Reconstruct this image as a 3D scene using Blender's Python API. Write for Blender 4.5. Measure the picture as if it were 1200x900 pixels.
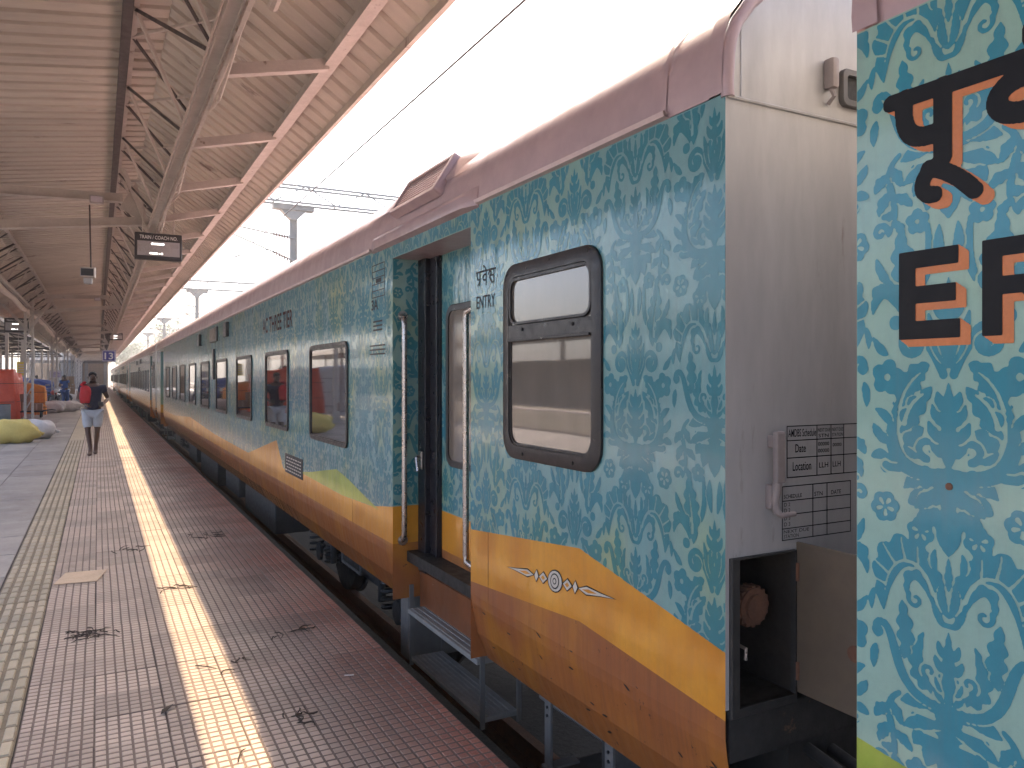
import bpy, bmesh, math, random
import numpy as np
from mathutils import Vector, Matrix

random.seed(7); np.random.seed(7)
scene = bpy.context.scene
for o in list(bpy.data.objects): bpy.data.objects.remove(o)
COL = scene.collection

# ------------------------------------------------------------------ camera, sky, sun, exposure
CAM_Z = 1.6
cam_d = bpy.data.cameras.new('camera'); cam = bpy.data.objects.new('camera', cam_d); COL.objects.link(cam)
cam.location = (0, 0, CAM_Z); cam.rotation_euler = (math.radians(90), 0, -math.radians(28.19))
cam_d.sensor_width = 36; cam_d.lens = 36*905/1200; cam_d.shift_y = -8/1200; cam_d.clip_start = .02; cam_d.clip_end = 2000
scene.camera = cam
SUN = Vector((1.12, 1.7, 2.70)).normalized()
world = bpy.data.worlds.new('World'); scene.world = world; world.use_nodes = True
wn, wl = world.node_tree.nodes, world.node_tree.links
sky = wn.new('ShaderNodeTexSky'); sky.sky_type = 'NISHITA'; sky.sun_disc = False
sky.sun_elevation = math.asin(SUN.z); sky.sun_rotation = math.atan2(SUN.x, SUN.y)
sky.air_density = .7; sky.dust_density = 5.0; sky.ozone_density = 0.0; sky.altitude = 0
wl.new(sky.outputs[0], wn['Background'].inputs[0]); wn['Background'].inputs[1].default_value = 0.15
sd = bpy.data.lights.new('sun', 'SUN'); sd.energy = 2.0; sd.angle = math.radians(.5); sd.color = (1, .76, .50)
so = bpy.data.objects.new('sun', sd); COL.objects.link(so); so.rotation_euler = SUN.to_track_quat('Z', 'Y').to_euler(); so.location = (20, 30, 50)
vs = scene.view_settings; vs.view_transform = 'Standard'; vs.look = 'None'; vs.gamma = 1; vs.use_curve_mapping = False; vs.exposure = 2.6
scene.cycles.max_bounces = 10; scene.cycles.diffuse_bounces = 6; scene.cycles.glossy_bounces = 4
scene.cycles.sample_clamp_indirect = 6; scene.cycles.caustics_reflective = False; scene.cycles.caustics_refractive = False

# ------------------------------------------------------------------ helpers
def tag(o, label=None, cat=None, group=None, kind=None):
    for k, v in (('label', label), ('category', cat), ('group', group), ('kind', kind)):
        if v: o[k] = v
    return o
def own(o, parent):
    if parent is not None:
        o.parent = parent; o.matrix_parent_inverse = WM[parent.name].inverted()
WM = {}
def empty(name, loc=(0, 0, 0), parent=None):
    o = bpy.data.objects.new(name, None); COL.objects.link(o); o.location = loc; o.empty_display_size = .1
    WM[o.name] = Matrix.Translation(loc); own(o, parent)
    return o
def link_mesh(name, me, mats, parent=None):
    o = bpy.data.objects.new(name, me); COL.objects.link(o); WM[o.name] = Matrix()
    for m in (mats if isinstance(mats, (list, tuple)) else [mats]): me.materials.append(m)
    own(o, parent)
    return o
class MB:
    def __init__(s): s.v, s.f, s.m, s.mi = [], [], [], 0
    def add(s, V, F):
        b = len(s.v); s.v += [tuple(p) for p in V]; s.f += [tuple(b+i for i in f) for f in F]; s.m += [s.mi]*len(F); return s
    def box(s, x0, x1, y0, y1, z0, z1):
        return s.add([(x, y, z) for x in (x0, x1) for y in (y0, y1) for z in (z0, z1)],
                     [(0, 1, 3, 2), (4, 6, 7, 5), (0, 4, 5, 1), (2, 3, 7, 6), (0, 2, 6, 4), (1, 5, 7, 3)])
    def cbox(s, x0, x1, y0, y1, z0, z1, c=.01):        # box with chamfered long edges on every side
        bm = bmesh.new(); bmesh.ops.create_cube(bm, size=1)
        for v in bm.verts: v.co = ((x0+x1)/2+v.co.x*(x1-x0), (y0+y1)/2+v.co.y*(y1-y0), (z0+z1)/2+v.co.z*(z1-z0))
        bmesh.ops.bevel(bm, geom=bm.edges[:], offset=c, segments=2, profile=.6, affect='EDGES')
        bm.verts.index_update(); s.add([v.co[:] for v in bm.verts], [[v.index for v in f.verts] for f in bm.faces]); bm.free(); return s
    def bar(s, p, q, w, h, up=(0, 0, 1)):
        p, q = Vector(p), Vector(q); d = (q-p).normalized(); a = d.cross(Vector(up))
        if a.length < 1e-4: a = d.cross(Vector((1, 0, 0)))
        a.normalize(); b = a.cross(d); a *= w/2; b *= h/2
        return s.add([p-a-b, p+a-b, p+a+b, p-a+b, q-a-b, q+a-b, q+a+b, q-a+b], [(3, 2, 1, 0), (4, 5, 6, 7), (0, 1, 5, 4), (1, 2, 6, 5), (2, 3, 7, 6), (3, 0, 4, 7)])
    def angle(s, p, q, w, t=.008, up=(0, 0, 1)):       # steel angle section
        s.bar(p, q, w, t, up)
        d = (Vector(q)-Vector(p)).normalized(); a = d.cross(Vector(up))
        if a.length < 1e-4: a = d.cross(Vector((1, 0, 0)))
        a.normalize(); b = a.cross(d); off = a*(w/2-t/2)+b*(w/2+t/2+.0005)
        return s.bar(Vector(p)+off, Vector(q)+off, t, w, up)
    def tube(s, P, r, n=8, caps=True):
        P = [Vector(p) for p in P]; R = r if isinstance(r, (list, tuple)) else [r]*len(P); b = len(s.v); ref = None
        for i, p in enumerate(P):
            d = (P[min(i+1, len(P)-1)]-P[max(i-1, 0)]).normalized()
            if ref is None: ref = d.orthogonal().normalized()
            ref = (ref-d*ref.dot(d)).normalized(); c = d.cross(ref)
            for k in range(n):
                a = 2*math.pi*k/n; s.v.append(tuple(p+(ref*math.cos(a)+c*math.sin(a))*R[i]))
        for i in range(len(P)-1):
            for k in range(n):
                s.f.append((b+i*n+k, b+i*n+(k+1) % n, b+(i+1)*n+(k+1) % n, b+(i+1)*n+k)); s.m.append(s.mi)
        if caps:
            s.f += [tuple(b+k for k in range(n))[::-1], tuple(b+(len(P)-1)*n+k for k in range(n))]; s.m += [s.mi]*2
        return s
    def disc(s, c, axis, r, h, n=24, r2=None):
        c, a = Vector(c), Vector(axis).normalized(); return s.tube([c, c+a*h], [r, r if r2 is None else r2], n)
    def ball(s, c, r, n=10):
        c = Vector(c); r = r if isinstance(r, (tuple, list)) else (r, r, r); b = len(s.v); V, F = [], []
        for i in range(n+1):
            th = math.pi*i/n
            for k in range(2*n):
                ph = math.pi*k/n; V.append((c.x+r[0]*math.sin(th)*math.cos(ph), c.y+r[1]*math.sin(th)*math.sin(ph), c.z+r[2]*math.cos(th)))
        for i in range(n):
            for k in range(2*n): F.append((i*2*n+k, (i+1)*2*n+k, (i+1)*2*n+(k+1) % (2*n), i*2*n+(k+1) % (2*n)))
        return s.add(V, F)
    def build(s, name, mats, parent=None, smooth=False, auto=None):
        me = bpy.data.meshes.new(name); me.from_pydata(s.v, [], s.f); me.validate(); 
        if len(me.polygons) == len(s.m): me.polygons.foreach_set('material_index', s.m)
        bm = bmesh.new(); bm.from_mesh(me); bmesh.ops.recalc_face_normals(bm, faces=bm.faces); bm.to_mesh(me); bm.free()
        if smooth: me.polygons.foreach_set('use_smooth', [True]*len(me.polygons))
        o = link_mesh(name, me, mats, parent)
        if auto:
            bm = bmesh.new(); bm.from_mesh(me)
            for e in bm.edges: e.smooth = not (len(e.link_faces) == 2 and e.calc_face_angle(0) > math.radians(auto))
            bm.to_mesh(me); bm.free(); me.polygons.foreach_set('use_smooth', [True]*len(me.polygons))
        return o
def rrect(x0, x1, y0, y1, r, n=6):
    P = []
    for cx, cy, a0 in ((x1-r, y1-r, 0), (x0+r, y1-r, 90), (x0+r, y0+r, 180), (x1-r, y0+r, 270)):
        for k in range(n+1):
            a = math.radians(a0+90*k/n); P.append((cx+r*math.cos(a), cy+r*math.sin(a)))
    return P
def ring(mb, outer, inner, fmap, d0, d1, lip=0):
    """a frame between two outlines of equal length; fmap(u, v, d) places it, d0 the wall side and d1 the proud side"""
    n = len(outer); V = []
    for L, d in ((outer, d0), (outer, d1-.004), ([(o[0]+(i[0]-o[0])*.12, o[1]+(i[1]-o[1])*.12) for o, i in zip(outer, inner)], d1), (inner, d1), (inner, d0)):
        V += [fmap(u, v, d) for u, v in L]
    F = [(a*n+k, a*n+(k+1) % n, (a+1)*n+(k+1) % n, (a+1)*n+k) for a in range(4) for k in range(n)]
    mb.add(V, F)
def plate(mb, outline, fmap, d0, d1):
    n = len(outline); mb.add([fmap(u, v, d0) for u, v in outline]+[fmap(u, v, d1) for u, v in outline],
        [tuple(range(n)), tuple(range(n, 2*n))]+[(k, (k+1) % n, n+(k+1) % n, n+k) for k in range(n)])
def dup(o, parent, off=(0, 0, 0), name=None):
    c = o.copy(); COL.objects.link(c); WM[c.name] = Matrix(); c.parent = parent; c.location = Vector(o.location)+Vector(off)
    c.matrix_parent_inverse = WM[parent.name].inverted() if parent else Matrix()
    return c

# ------------------------------------------------------------------ materials
def nt(name):
    m = bpy.data.materials.new(name); m.use_nodes = True; return m, m.node_tree.nodes, m.node_tree.links, m.node_tree.nodes['Principled BSDF']
def coords(N, L, scale=(1, 1, 1), world=True):
    mp = N.new('ShaderNodeMapping'); mp.inputs['Scale'].default_value = scale
    if world: g = N.new('ShaderNodeNewGeometry'); L.new(g.outputs['Position'], mp.inputs[0])
    else: g = N.new('ShaderNodeTexCoord'); L.new(g.outputs['Object'], mp.inputs[0])
    return mp.outputs[0]
def noise(N, L, vec, scale, detail=4, rough=.6, lo=.3, hi=.7):
    n = N.new('ShaderNodeTexNoise'); n.inputs['Scale'].default_value = scale; n.inputs['Detail'].default_value = detail; n.inputs['Roughness'].default_value = rough
    L.new(vec, n.inputs['Vector']); r = N.new('ShaderNodeMapRange'); r.inputs[1].default_value = lo; r.inputs[2].default_value = hi; L.new(n.outputs[0], r.inputs[0]); return r.outputs[0]
def mix(N, L, fac, a, b, mode='MIX'):
    m = N.new('ShaderNodeMix'); m.data_type = 'RGBA'; m.blend_type = mode
    for s, v in ((0, fac), (6, a), (7, b)):
        if hasattr(v, 'default_value') or hasattr(v, 'is_linked'): L.new(v, m.inputs[s])
        else: m.inputs[s].default_value = v if s == 0 else (*v, 1)
    return m.outputs[2]
def math_(N, L, op, a, b=None, clamp=False):
    m = N.new('ShaderNodeMath'); m.operation = op; m.use_clamp = clamp
    for i, v in enumerate((a, b)):
        if v is None: continue
        if hasattr(v, 'is_linked'): L.new(v, m.inputs[i])
        else: m.inputs[i].default_value = v
    return m.outputs[0]
def bump(N, L, B, h, strength, dist, prev=None):
    b = N.new('ShaderNodeBump'); b.inputs['Strength'].default_value = strength; b.inputs['Distance'].default_value = dist; L.new(h, b.inputs['Height'])
    if prev is not None: L.new(prev, b.inputs['Normal'])
    if B is not None: L.new(b.outputs[0], B.inputs['Normal'])
    return b.outputs[0]
def mat(name, c1, c2=None, scale=3., rough=.6, metal=0., bmp=0., bscale=40., stretch=(1, 1, 1), spot=None, spot_scale=8., spot_lo=.62, spec=.5, coat=0., rvar=.12, world=True, rand=0.):
    m, N, L, B = nt(name); c2 = c2 or tuple(x*.75 for x in c1); v = coords(N, L, stretch, world)
    col = mix(N, L, noise(N, L, v, scale), c1, c2)
    col = mix(N, L, math_(N, L, 'MULTIPLY', noise(N, L, v, scale*9, 5, .7), .35), col, tuple(x*.6 for x in c1))
    if spot is not None: col = mix(N, L, noise(N, L, v, spot_scale, 6, .7, spot_lo, spot_lo+.07), col, spot)
    if rand:
        oi = N.new('ShaderNodeObjectInfo'); hv = N.new('ShaderNodeHueSaturation'); L.new(col, hv.inputs['Color'])
        mr = N.new('ShaderNodeMapRange'); mr.inputs[3].default_value = 1-rand; mr.inputs[4].default_value = 1+rand; L.new(oi.outputs['Random'], mr.inputs[0]); L.new(mr.outputs[0], hv.inputs['Value']); col = hv.outputs[0]
    L.new(col, B.inputs['Base Color'])
    r = N.new('ShaderNodeMapRange'); r.inputs[3].default_value = max(0, rough-rvar); r.inputs[4].default_value = min(1, rough+rvar); L.new(noise(N, L, v, scale*4), r.inputs[0]); L.new(r.outputs[0], B.inputs['Roughness'])
    B.inputs['Metallic'].default_value = metal; B.inputs['Specular IOR Level'].default_value = spec; B.inputs['Coat Weight'].default_value = coat; B.inputs['Coat Roughness'].default_value = .08
    if bmp: bump(N, L, B, noise(N, L, v, bscale, 5, .6, 0, 1), bmp, .01)
    return m
def paint(name, cols, scale, rough, grime, wave=.25, chips=None, streak=.35, coat=.95):
    """vinyl or enamel on the coach side: two or three tones that drift over metres, rain streaks, grime and slightly wavy panels"""
    m, N, L, B = nt(name); v = coords(N, L); col = mix(N, L, noise(N, L, v, scale, 2, .5, .38, .62), cols[0], cols[1])
    if len(cols) > 2: col = mix(N, L, noise(N, L, coords(N, L, (1, 1.3, .9)), scale*1.7, 2, .5, .5, .68), col, cols[2])
    st = noise(N, L, coords(N, L, (1, 30, 1.2)), 1.0, 5, .7, .45, .8); col = mix(N, L, math_(N, L, 'MULTIPLY', st, streak), col, grime)
    col = mix(N, L, math_(N, L, 'MULTIPLY', noise(N, L, v, 22, 6, .75, .45, .8), .28), col, tuple(x*.55 for x in cols[0]))
    col = mix(N, L, math_(N, L, 'MULTIPLY', noise(N, L, v, 260, 3, .7, .6, .8), .25), col, grime)
    if chips: col = mix(N, L, noise(N, L, v, 19, 7, .78, chips[1], chips[1]+.03), col, chips[0])
    L.new(col, B.inputs['Base Color'])
    r = N.new('ShaderNodeMapRange'); r.inputs[3].default_value = rough-.08; r.inputs[4].default_value = rough+.14; L.new(noise(N, L, coords(N, L, (1, 6, 2)), 3, 5, .7), r.inputs[0]); L.new(r.outputs[0], B.inputs['Roughness'])
    B.inputs['Coat Weight'].default_value = coat; B.inputs['Coat Roughness'].default_value = .08; B.inputs['Coat IOR'].default_value = 1.38; B.inputs['Specular IOR Level'].default_value = .12
    h = noise(N, L, coords(N, L, (1, 5.5, .8)), 1.6, 3, .55, 0, 1); b1 = bump(N, L, None, h, wave*1.5, .008); b1 = bump(N, L, None, noise(N, L, coords(N, L, (1, 34, .7)), 1.0, 3, .6, 0, 1), .35, .0016, b1)
    b2 = bump(N, L, B, noise(N, L, v, 160, 4, .6, 0, 1), .10, .002, b1); L.new(b1, B.inputs['Coat Normal'])
    return m
M = {}
TEAL_BASE = [(.165, .325, .34), (.21, .36, .31), (.28, .37, .22)]
TEAL_PRINT = [(.036, .19, .235), (.028, .205, .275), (.046, .20, .19)]
M['wrap'] = paint('wrap_base', TEAL_BASE, .9, .34, (.22, .25, .24))
M['print'] = paint('wrap_print', TEAL_PRINT, .9, .34, (.10, .17, .18))
M['wrap0'] = paint('wrap_base_pale', [(.27, .44, .38), (.31, .46, .34), (.25, .44, .41)], .9, .34, (.25, .29, .26))
M['print0'] = paint('wrap_print_pale', [(.042, .235, .305), (.034, .255, .345)], .9, .34, (.12, .2, .2))
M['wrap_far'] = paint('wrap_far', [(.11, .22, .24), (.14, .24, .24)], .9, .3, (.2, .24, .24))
M['orange'] = paint('wrap_orange', [(.60, .25, .025), (.68, .31, .035), (.53, .205, .02)], 1.6, .36, (.34, .17, .07), streak=.3)
M['brown'] = paint('wrap_brown', [(.37, .135, .04), (.31, .11, .04), (.42, .165, .03)], 1.4, .38, (.12, .06, .04), chips=((.08, .04, .028), .63), streak=.5)
M['green'] = paint('wrap_green', [(.24, .34, .05), (.32, .42, .06)], 3, .36, (.2, .22, .1))
M['roof'] = mat('coach_roof', (.46, .325, .33), (.40, .285, .29), 1.5, .42, bmp=.12, bscale=14, coat=.1, spot=(.28, .2, .19), spot_scale=3, spot_lo=.66)
M['silver'] = mat('end_wall_silver', (.52, .515, .51), (.40, .385, .375), 1.8, .40, metal=.15, bmp=.10, bscale=9, stretch=(1.6, 1, .35), spot=(.30, .26, .24), spot_scale=4, spot_lo=.64)
M['dirty_grey'] = mat('underframe_grey', (.040, .038, .036), (.025, .024, .022), 4, .7, bmp=.2, bscale=30, spot=(.16, .1, .06), spot_lo=.64)
M['plate_grey'] = mat('hanger_plate', (.15, .145, .14), (.11, .105, .1), 3, .6, spot=(.14, .12, .1), spot_lo=.6)
M['dark'] = mat('dark_steel', (.010, .010, .011), (.007, .007, .008), 5, .6, bmp=.15)
M['box_inside'] = mat('recess_paint', (.035, .028, .022), (.022, .018, .016), 5, .6, bmp=.15)
M['frame'] = mat('window_frame_black', (.013, .011, .012), (.019, .016, .017), 6, .38, bmp=.08, bscale=80, spot=(.04, .034, .032), spot_scale=24, spot_lo=.66)
M['door_post'] = mat('door_post_navy', (.009, .009, .015), (.012, .011, .017), 4, .35)
M['steel'] = mat('handrail_steel', (.52, .47, .43), (.42, .38, .35), 8, .3, metal=.9, rvar=.1, bmp=.05)
M['flap'] = mat('flap_paint', (.15, .115, .08), (.11, .085, .06), 3, .5, bmp=.1, spot=(.14, .08, .05), spot_lo=.66)
M['ink'] = mat('lettering_black', (.008, .008, .010), (.013, .013, .014), 20, .5, rvar=.05, spec=.2)
M['maroon'] = mat('lettering_maroon', (.05, .016, .018), (.04, .014, .016), 20, .6, spec=.1)
M['letter_orange'] = mat('lettering_orange', (.62, .20, .055), (.55, .17, .05), 12, .42)
M['ornament_white'] = mat('ornament_white', (.62, .58, .5), (.5, .46, .4), 14, .5)
M['rust'] = mat('rust', (.20, .09, .05), (.12, .06, .04), 20, .85, bmp=.3)
def glass_mat(name, tint, rough, ior, haze=0.):
    m, N, L, B = nt(name); v = coords(N, L); B.inputs['Roughness'].default_value = rough; B.inputs['IOR'].default_value = ior
    L.new(mix(N, L, noise(N, L, coords(N, L, (1, 3, 1)), 2.2, 4, .6), tint, tuple(x*.8 for x in tint)), B.inputs['Base Color'])
    B.inputs['Specular IOR Level'].default_value = .6
    bump(N, L, B, noise(N, L, v, 1.6, 2, .5, 0, 1), .05, .01); return m
M['glass'] = glass_mat('coach_window_glass', (.030, .027, .027), .03, 2.3)
M['frosted'] = glass_mat('frosted_window_glass', (.12, .105, .09), .03, 1.75)
def tile_mat(name, a, b, red=None, rough=.55, grain=0):
    m, N, L, B = nt(name); v = coords(N, L); oi = N.new('ShaderNodeObjectInfo')
    col = mix(N, L, noise(N, L, v, 1.1, 5, .65), a, b)
    if red is not None:
        g = N.new('ShaderNodeNewGeometry'); sx = N.new('ShaderNodeSeparateXYZ'); L.new(g.outputs['Position'], sx.inputs[0])
        mr = N.new('ShaderNodeMapRange'); mr.inputs[1].default_value = .95; mr.inputs[2].default_value = 1.75; L.new(math_(N, L, 'ADD', sx.outputs[0], math_(N, L, 'MULTIPLY', noise(N, L, v, .8, 4, .6, .3, .7), .5)), mr.inputs[0])
        col = mix(N, L, math_(N, L, 'MULTIPLY', mr.outputs[0], .95), col, red)
    col = mix(N, L, math_(N, L, 'MULTIPLY', noise(N, L, v, 7, 6, .75, .45, .75), .5), col, tuple(x*.6 for x in a))
    col = mix(N, L, math_(N, L, 'MULTIPLY', noise(N, L, coords(N, L, (.9, .3, 1)), 1.6, 4, .7, .52, .75), .5), col, (.13, .105, .1))
    col = mix(N, L, math_(N, L, 'MULTIPLY', noise(N, L, v, 130, 3, .7, .45, .75), .35), col, (.45, .4, .37))
    if grain: col = mix(N, L, math_(N, L, 'MULTIPLY', noise(N, L, coords(N, L, (.6, 1.4, 1)), 38, 5, .8, .42, .68), grain), col, tuple(x*.5 for x in a))
    hv = N.new('ShaderNodeHueSaturation'); L.new(col, hv.inputs['Color']); mr = N.new('ShaderNodeMapRange'); mr.inputs[3].default_value = .80; mr.inputs[4].default_value = 1.16; L.new(oi.outputs['Random'], mr.inputs[0]); L.new(mr.outputs[0], hv.inputs['Value'])
    L.new(hv.outputs[0], B.inputs['Base Color'])
    r = N.new('ShaderNodeMapRange'); r.inputs[3].default_value = rough-.15; r.inputs[4].default_value = rough+.2; L.new(noise(N, L, v, 2.5, 5, .7), r.inputs[0]); L.new(r.outputs[0], B.inputs['Roughness'])
    bump(N, L, B, noise(N, L, v, 180, 4, .7, 0, 1), .25, .003); return m
M['tile'] = tile_mat('checker_tile', (.56, .44, .35), (.47, .37, .30), (.31, .10, .065))
M['tile_y'] = tile_mat('tactile_tile', (.50, .42, .29), (.42, .355, .26))
M['slab'] = tile_mat('grey_stone', (.42, .38, .345), (.29, .262, .24), rough=.6, grain=.6)
M['joint'] = mat('joint_dirt', (.05, .04, .036), (.035, .028, .025), 5, .95, bmp=.4, bscale=60)
M['groove'] = mat('tile_groove', (.235, .175, .148), (.16, .12, .10), 3, .9, bmp=.3, bscale=70)
M['tread'] = mat('step_tread', (.27, .265, .25), (.2, .195, .185), 5, .7, bmp=.3, bscale=60)
M['handle'] = mat('handle_paint', (.33, .28, .265), (.26, .22, .21), 6, .5)
M['joint_y'] = mat('tactile_base', (.26, .21, .14), (.19, .155, .11), 5, .9, bmp=.2)
M['gutter'] = mat('gutter_paint', (.62, .47, .46), (.52, .39, .38), 3, .4)
M['concrete'] = mat('platform_concrete', (.22, .2, .185), (.15, .135, .125), 2, .85, bmp=.3, spot=(.09, .08, .075))
M['ballast'] = mat('ballast', (.030, .027, .026), (.015, .014, .013), 18, .95, bmp=1, bscale=22)
M['sheet'] = mat('roof_sheet', (.54, .475, .40), (.44, .385, .325), .8, .5, bmp=.05, bscale=6, stretch=(.5, 1.5, 1), spot=(.2, .15, .13), spot_scale=2.2, spot_lo=.62, rand=.10)
M['steelwork'] = mat('canopy_steel', (.52, .47, .42), (.40, .36, .32), 2.5, .55, bmp=.12, spot=(.15, .1, .085), spot_scale=6, spot_lo=.64)
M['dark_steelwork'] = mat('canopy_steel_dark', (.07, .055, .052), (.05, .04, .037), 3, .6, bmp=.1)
M['pipe'] = mat('cream_pipe', (.80, .71, .62), (.68, .60, .52), 4, .5)
M['conduit'] = mat('conduit_pipe', (.50, .42, .36), (.40, .33, .28), 4, .5)
M['galv'] = mat('galvanised_mast', (.27, .275, .25), (.22, .225, .205), 3, .6)
M['cable'] = mat('overhead_cable', (.03, .03, .032), None, 4, .5)
M['porcelain'] = mat('insulator_brown', (.12, .06, .045), None, 4, .3)
M['board_black'] = mat('board_black', (.035, .030, .030), None, 6, .45)
M['screen'] = mat('board_screen', (.40, .37, .36), (.33, .31, .30), 3, .3)
M['text_white'] = mat('text_white', (.8, .78, .74), (.75, .73, .7), 10, .5)
M['sign_blue'] = mat('sign_blue', (.055, .05, .30), (.05, .045, .26), 6, .4)
M['sign_yellow'] = mat('sign_yellow', (.72, .58, .07), (.65, .5, .06), 6, .5)
M['sign_pale'] = mat('sign_pale', (.62, .56, .60), (.5, .46, .55), 6, .5)
M['sack_yellow'] = mat('sack_yellow', (.80, .63, .19), (.66, .51, .15), 3, .75, bmp=1, bscale=9)
M['sack_white'] = mat('sack_white', (.80, .75, .71), (.64, .59, .56), 3, .75, bmp=1, bscale=9)
M['tarp_red'] = mat('tarp_red', (.78, .10, .03), (.62, .065, .02), 2.5, .5, bmp=1, bscale=6)
M['tarp_orange'] = mat('tarp_orange', (.85, .32, .03), (.72, .22, .02), 2.5, .5, bmp=1, bscale=6)
M['tarp_blue'] = mat('tarp_blue', (.05, .09, .36), (.04, .07, .26), 2.5, .5, bmp=.5, bscale=5)
M['carton'] = mat('carton', (.36, .24, .15), (.29, .19, .12), 5, .8)
M['card'] = mat('cardboard_scrap', (.62, .47, .33), (.55, .41, .29), 6, .85)
M['twig'] = mat('dry_stem', (.075, .055, .04), (.05, .037, .03), 20, .9)
M['grey_drum'] = mat('grey_drum', (.21, .22, .23), (.15, .155, .16), 5, .6)
M['rubber'] = mat('tyre_rubber', (.02, .02, .02), None, 8, .8)
M['skin'] = mat('brown_skin', (.105, .052, .032), (.085, .042, .026), 9, .5, world=False)
M['hair'] = mat('black_hair', (.012, .010, .010), None, 60, .6, world=False)
M['navy'] = mat('navy_shirt', (.025, .025, .05), (.018, .018, .038), 8, .85, bmp=.2, world=False)
M['shorts'] = mat('grey_shorts', (.50, .53, .57), (.42, .45, .49), 12, .85, bmp=.25, world=False)
M['red_cloth'] = mat('red_bag_cloth', (.58, .02, .03), (.42, .015, .02), 7, .7, bmp=.3, world=False)
M['blue_cloth'] = mat('blue_cloth', (.05, .14, .42), (.04, .10, .32), 7, .8, world=False)
M['leaf_far'] = mat('tree_leaf', (.10, .16, .06), (.06, .11, .04), 6, .7)
M['bark'] = mat('tree_bark', (.12, .09, .07), None, 6, .9)
M['wall_pale'] = mat('pale_wall', (.40, .37, .33), (.33, .30, .27), 2, .7)

# ------------------------------------------------------------------ flat print: drawn as 2-D shapes, contoured into thin mesh
PW, PH, RES = 0.83, 1.33, 0.0025
def bez(P, n=26):
    P = np.array(P, float); t = np.linspace(0, 1, n)[:, None]
    while True:
        if len(P) == 2: return P[0]*(1-t)+P[1]*t
        if len(P) == 3: return P[0]*(1-t)**2+2*P[1]*t*(1-t)+P[2]*t*t
        return P[0]*(1-t)**3+3*P[1]*t*(1-t)**2+3*P[2]*t*t*(1-t)+P[3]*t**3
class Raster:
    def __init__(s, x0, x1, y0, y1, res):
        s.x0, s.y0, s.res = x0, y0, res
        s.nx, s.ny = int(round((x1-x0)/res)), int(round((y1-y0)/res))
        s.a = np.zeros((s.ny, s.nx), bool)
    def _win(s, lo, hi):
        i0, j0 = max(0, int((lo[0]-s.x0)/s.res)-1), max(0, int((lo[1]-s.y0)/s.res)-1)
        i1, j1 = min(s.nx, int((hi[0]-s.x0)/s.res)+2), min(s.ny, int((hi[1]-s.y0)/s.res)+2)
        if i1 <= i0 or j1 <= j0: return None
        X = s.x0+(np.arange(i0, i1)+.5)*s.res; Y = s.y0+(np.arange(j0, j1)+.5)*s.res
        return (slice(j0, j1), slice(i0, i1)), X[None, :], Y[:, None]
    def poly(s, P, val=True):
        P = np.asarray(P, float); w = s._win(P.min(0), P.max(0))
        if w is None: return
        sl, X, Y = w; m = np.zeros((Y.shape[0], X.shape[1]), bool)
        Q = np.roll(P, -1, 0)
        for (ax, ay), (bx, by) in zip(P, Q):
            if ay == by: continue
            m ^= ((ay > Y) != (by > Y)) & (X < (bx-ax)*(Y-ay)/(by-ay)+ax)
        s.a[sl] = np.where(m, val, s.a[sl])
    def stroke(s, P, r0, r1=None, val=True, rm=None):
        P = np.asarray(P, float); n = len(P); r1 = r0 if r1 is None else r1
        t = np.linspace(0, 1, n); R = r0+(r1-r0)*t
        if rm is not None: R = R+(rm-(r0+r1)/2)*np.sin(np.pi*t)
        mr = R.max(); w = s._win(P.min(0)-mr, P.max(0)+mr)
        if w is None: return
        sl, X, Y = w; m = np.zeros((Y.shape[0], X.shape[1]), bool)
        for k in range(n-1):
            a, b = P[k], P[k+1]; d = b-a; L = d@d+1e-12
            u = np.clip(((X-a[0])*d[0]+(Y-a[1])*d[1])/L, 0, 1)
            m |= (X-a[0]-u*d[0])**2+(Y-a[1]-u*d[1])**2 < (R[k]+(R[k+1]-R[k])*u)**2
        s.a[sl] = np.where(m, val, s.a[sl])
def leaf_poly(sp, w, lobes=0, depth=.4, side=0, peak=.45):
    sp = np.asarray(sp, float); n = len(sp); t = np.linspace(0, 1, n)
    d = np.gradient(sp, axis=0); d /= np.linalg.norm(d, axis=1)[:, None]+1e-9; N = np.stack([-d[:, 1], d[:, 0]], 1)
    prof = np.where(t < peak, np.sin(t/peak*np.pi/2), np.cos((t-peak)/(1-peak)*np.pi/2))**.8
    sc = 1-depth+depth*np.abs(np.sin(t*np.pi*lobes)) if lobes else np.ones(n)
    wl = w*prof*(sc if side >= 0 else .45); wr = w*prof*(sc if side <= 0 else .45)
    return np.concatenate([sp+N*wl[:, None], (sp-N*wr[:, None])[::-1]])
def spiral(c, r, a0, turns, n=40, shrink=.2):
    t = np.linspace(0, 1, n); a = a0+turns*2*math.pi*t; rr = r*(1-(1-shrink)*t)
    return np.stack([c[0]+rr*np.cos(a), c[1]+rr*np.sin(a)], 1)
def petals(c, r, n, ph=0, inner=.62):
    a = np.linspace(0, 2*math.pi, 72, endpoint=False); rr = r*(inner+(1-inner)*np.abs(np.cos((a-ph)*n/2))**.6)
    return np.stack([c[0]+rr*np.cos(a), c[1]+rr*np.sin(a)], 1)
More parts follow.
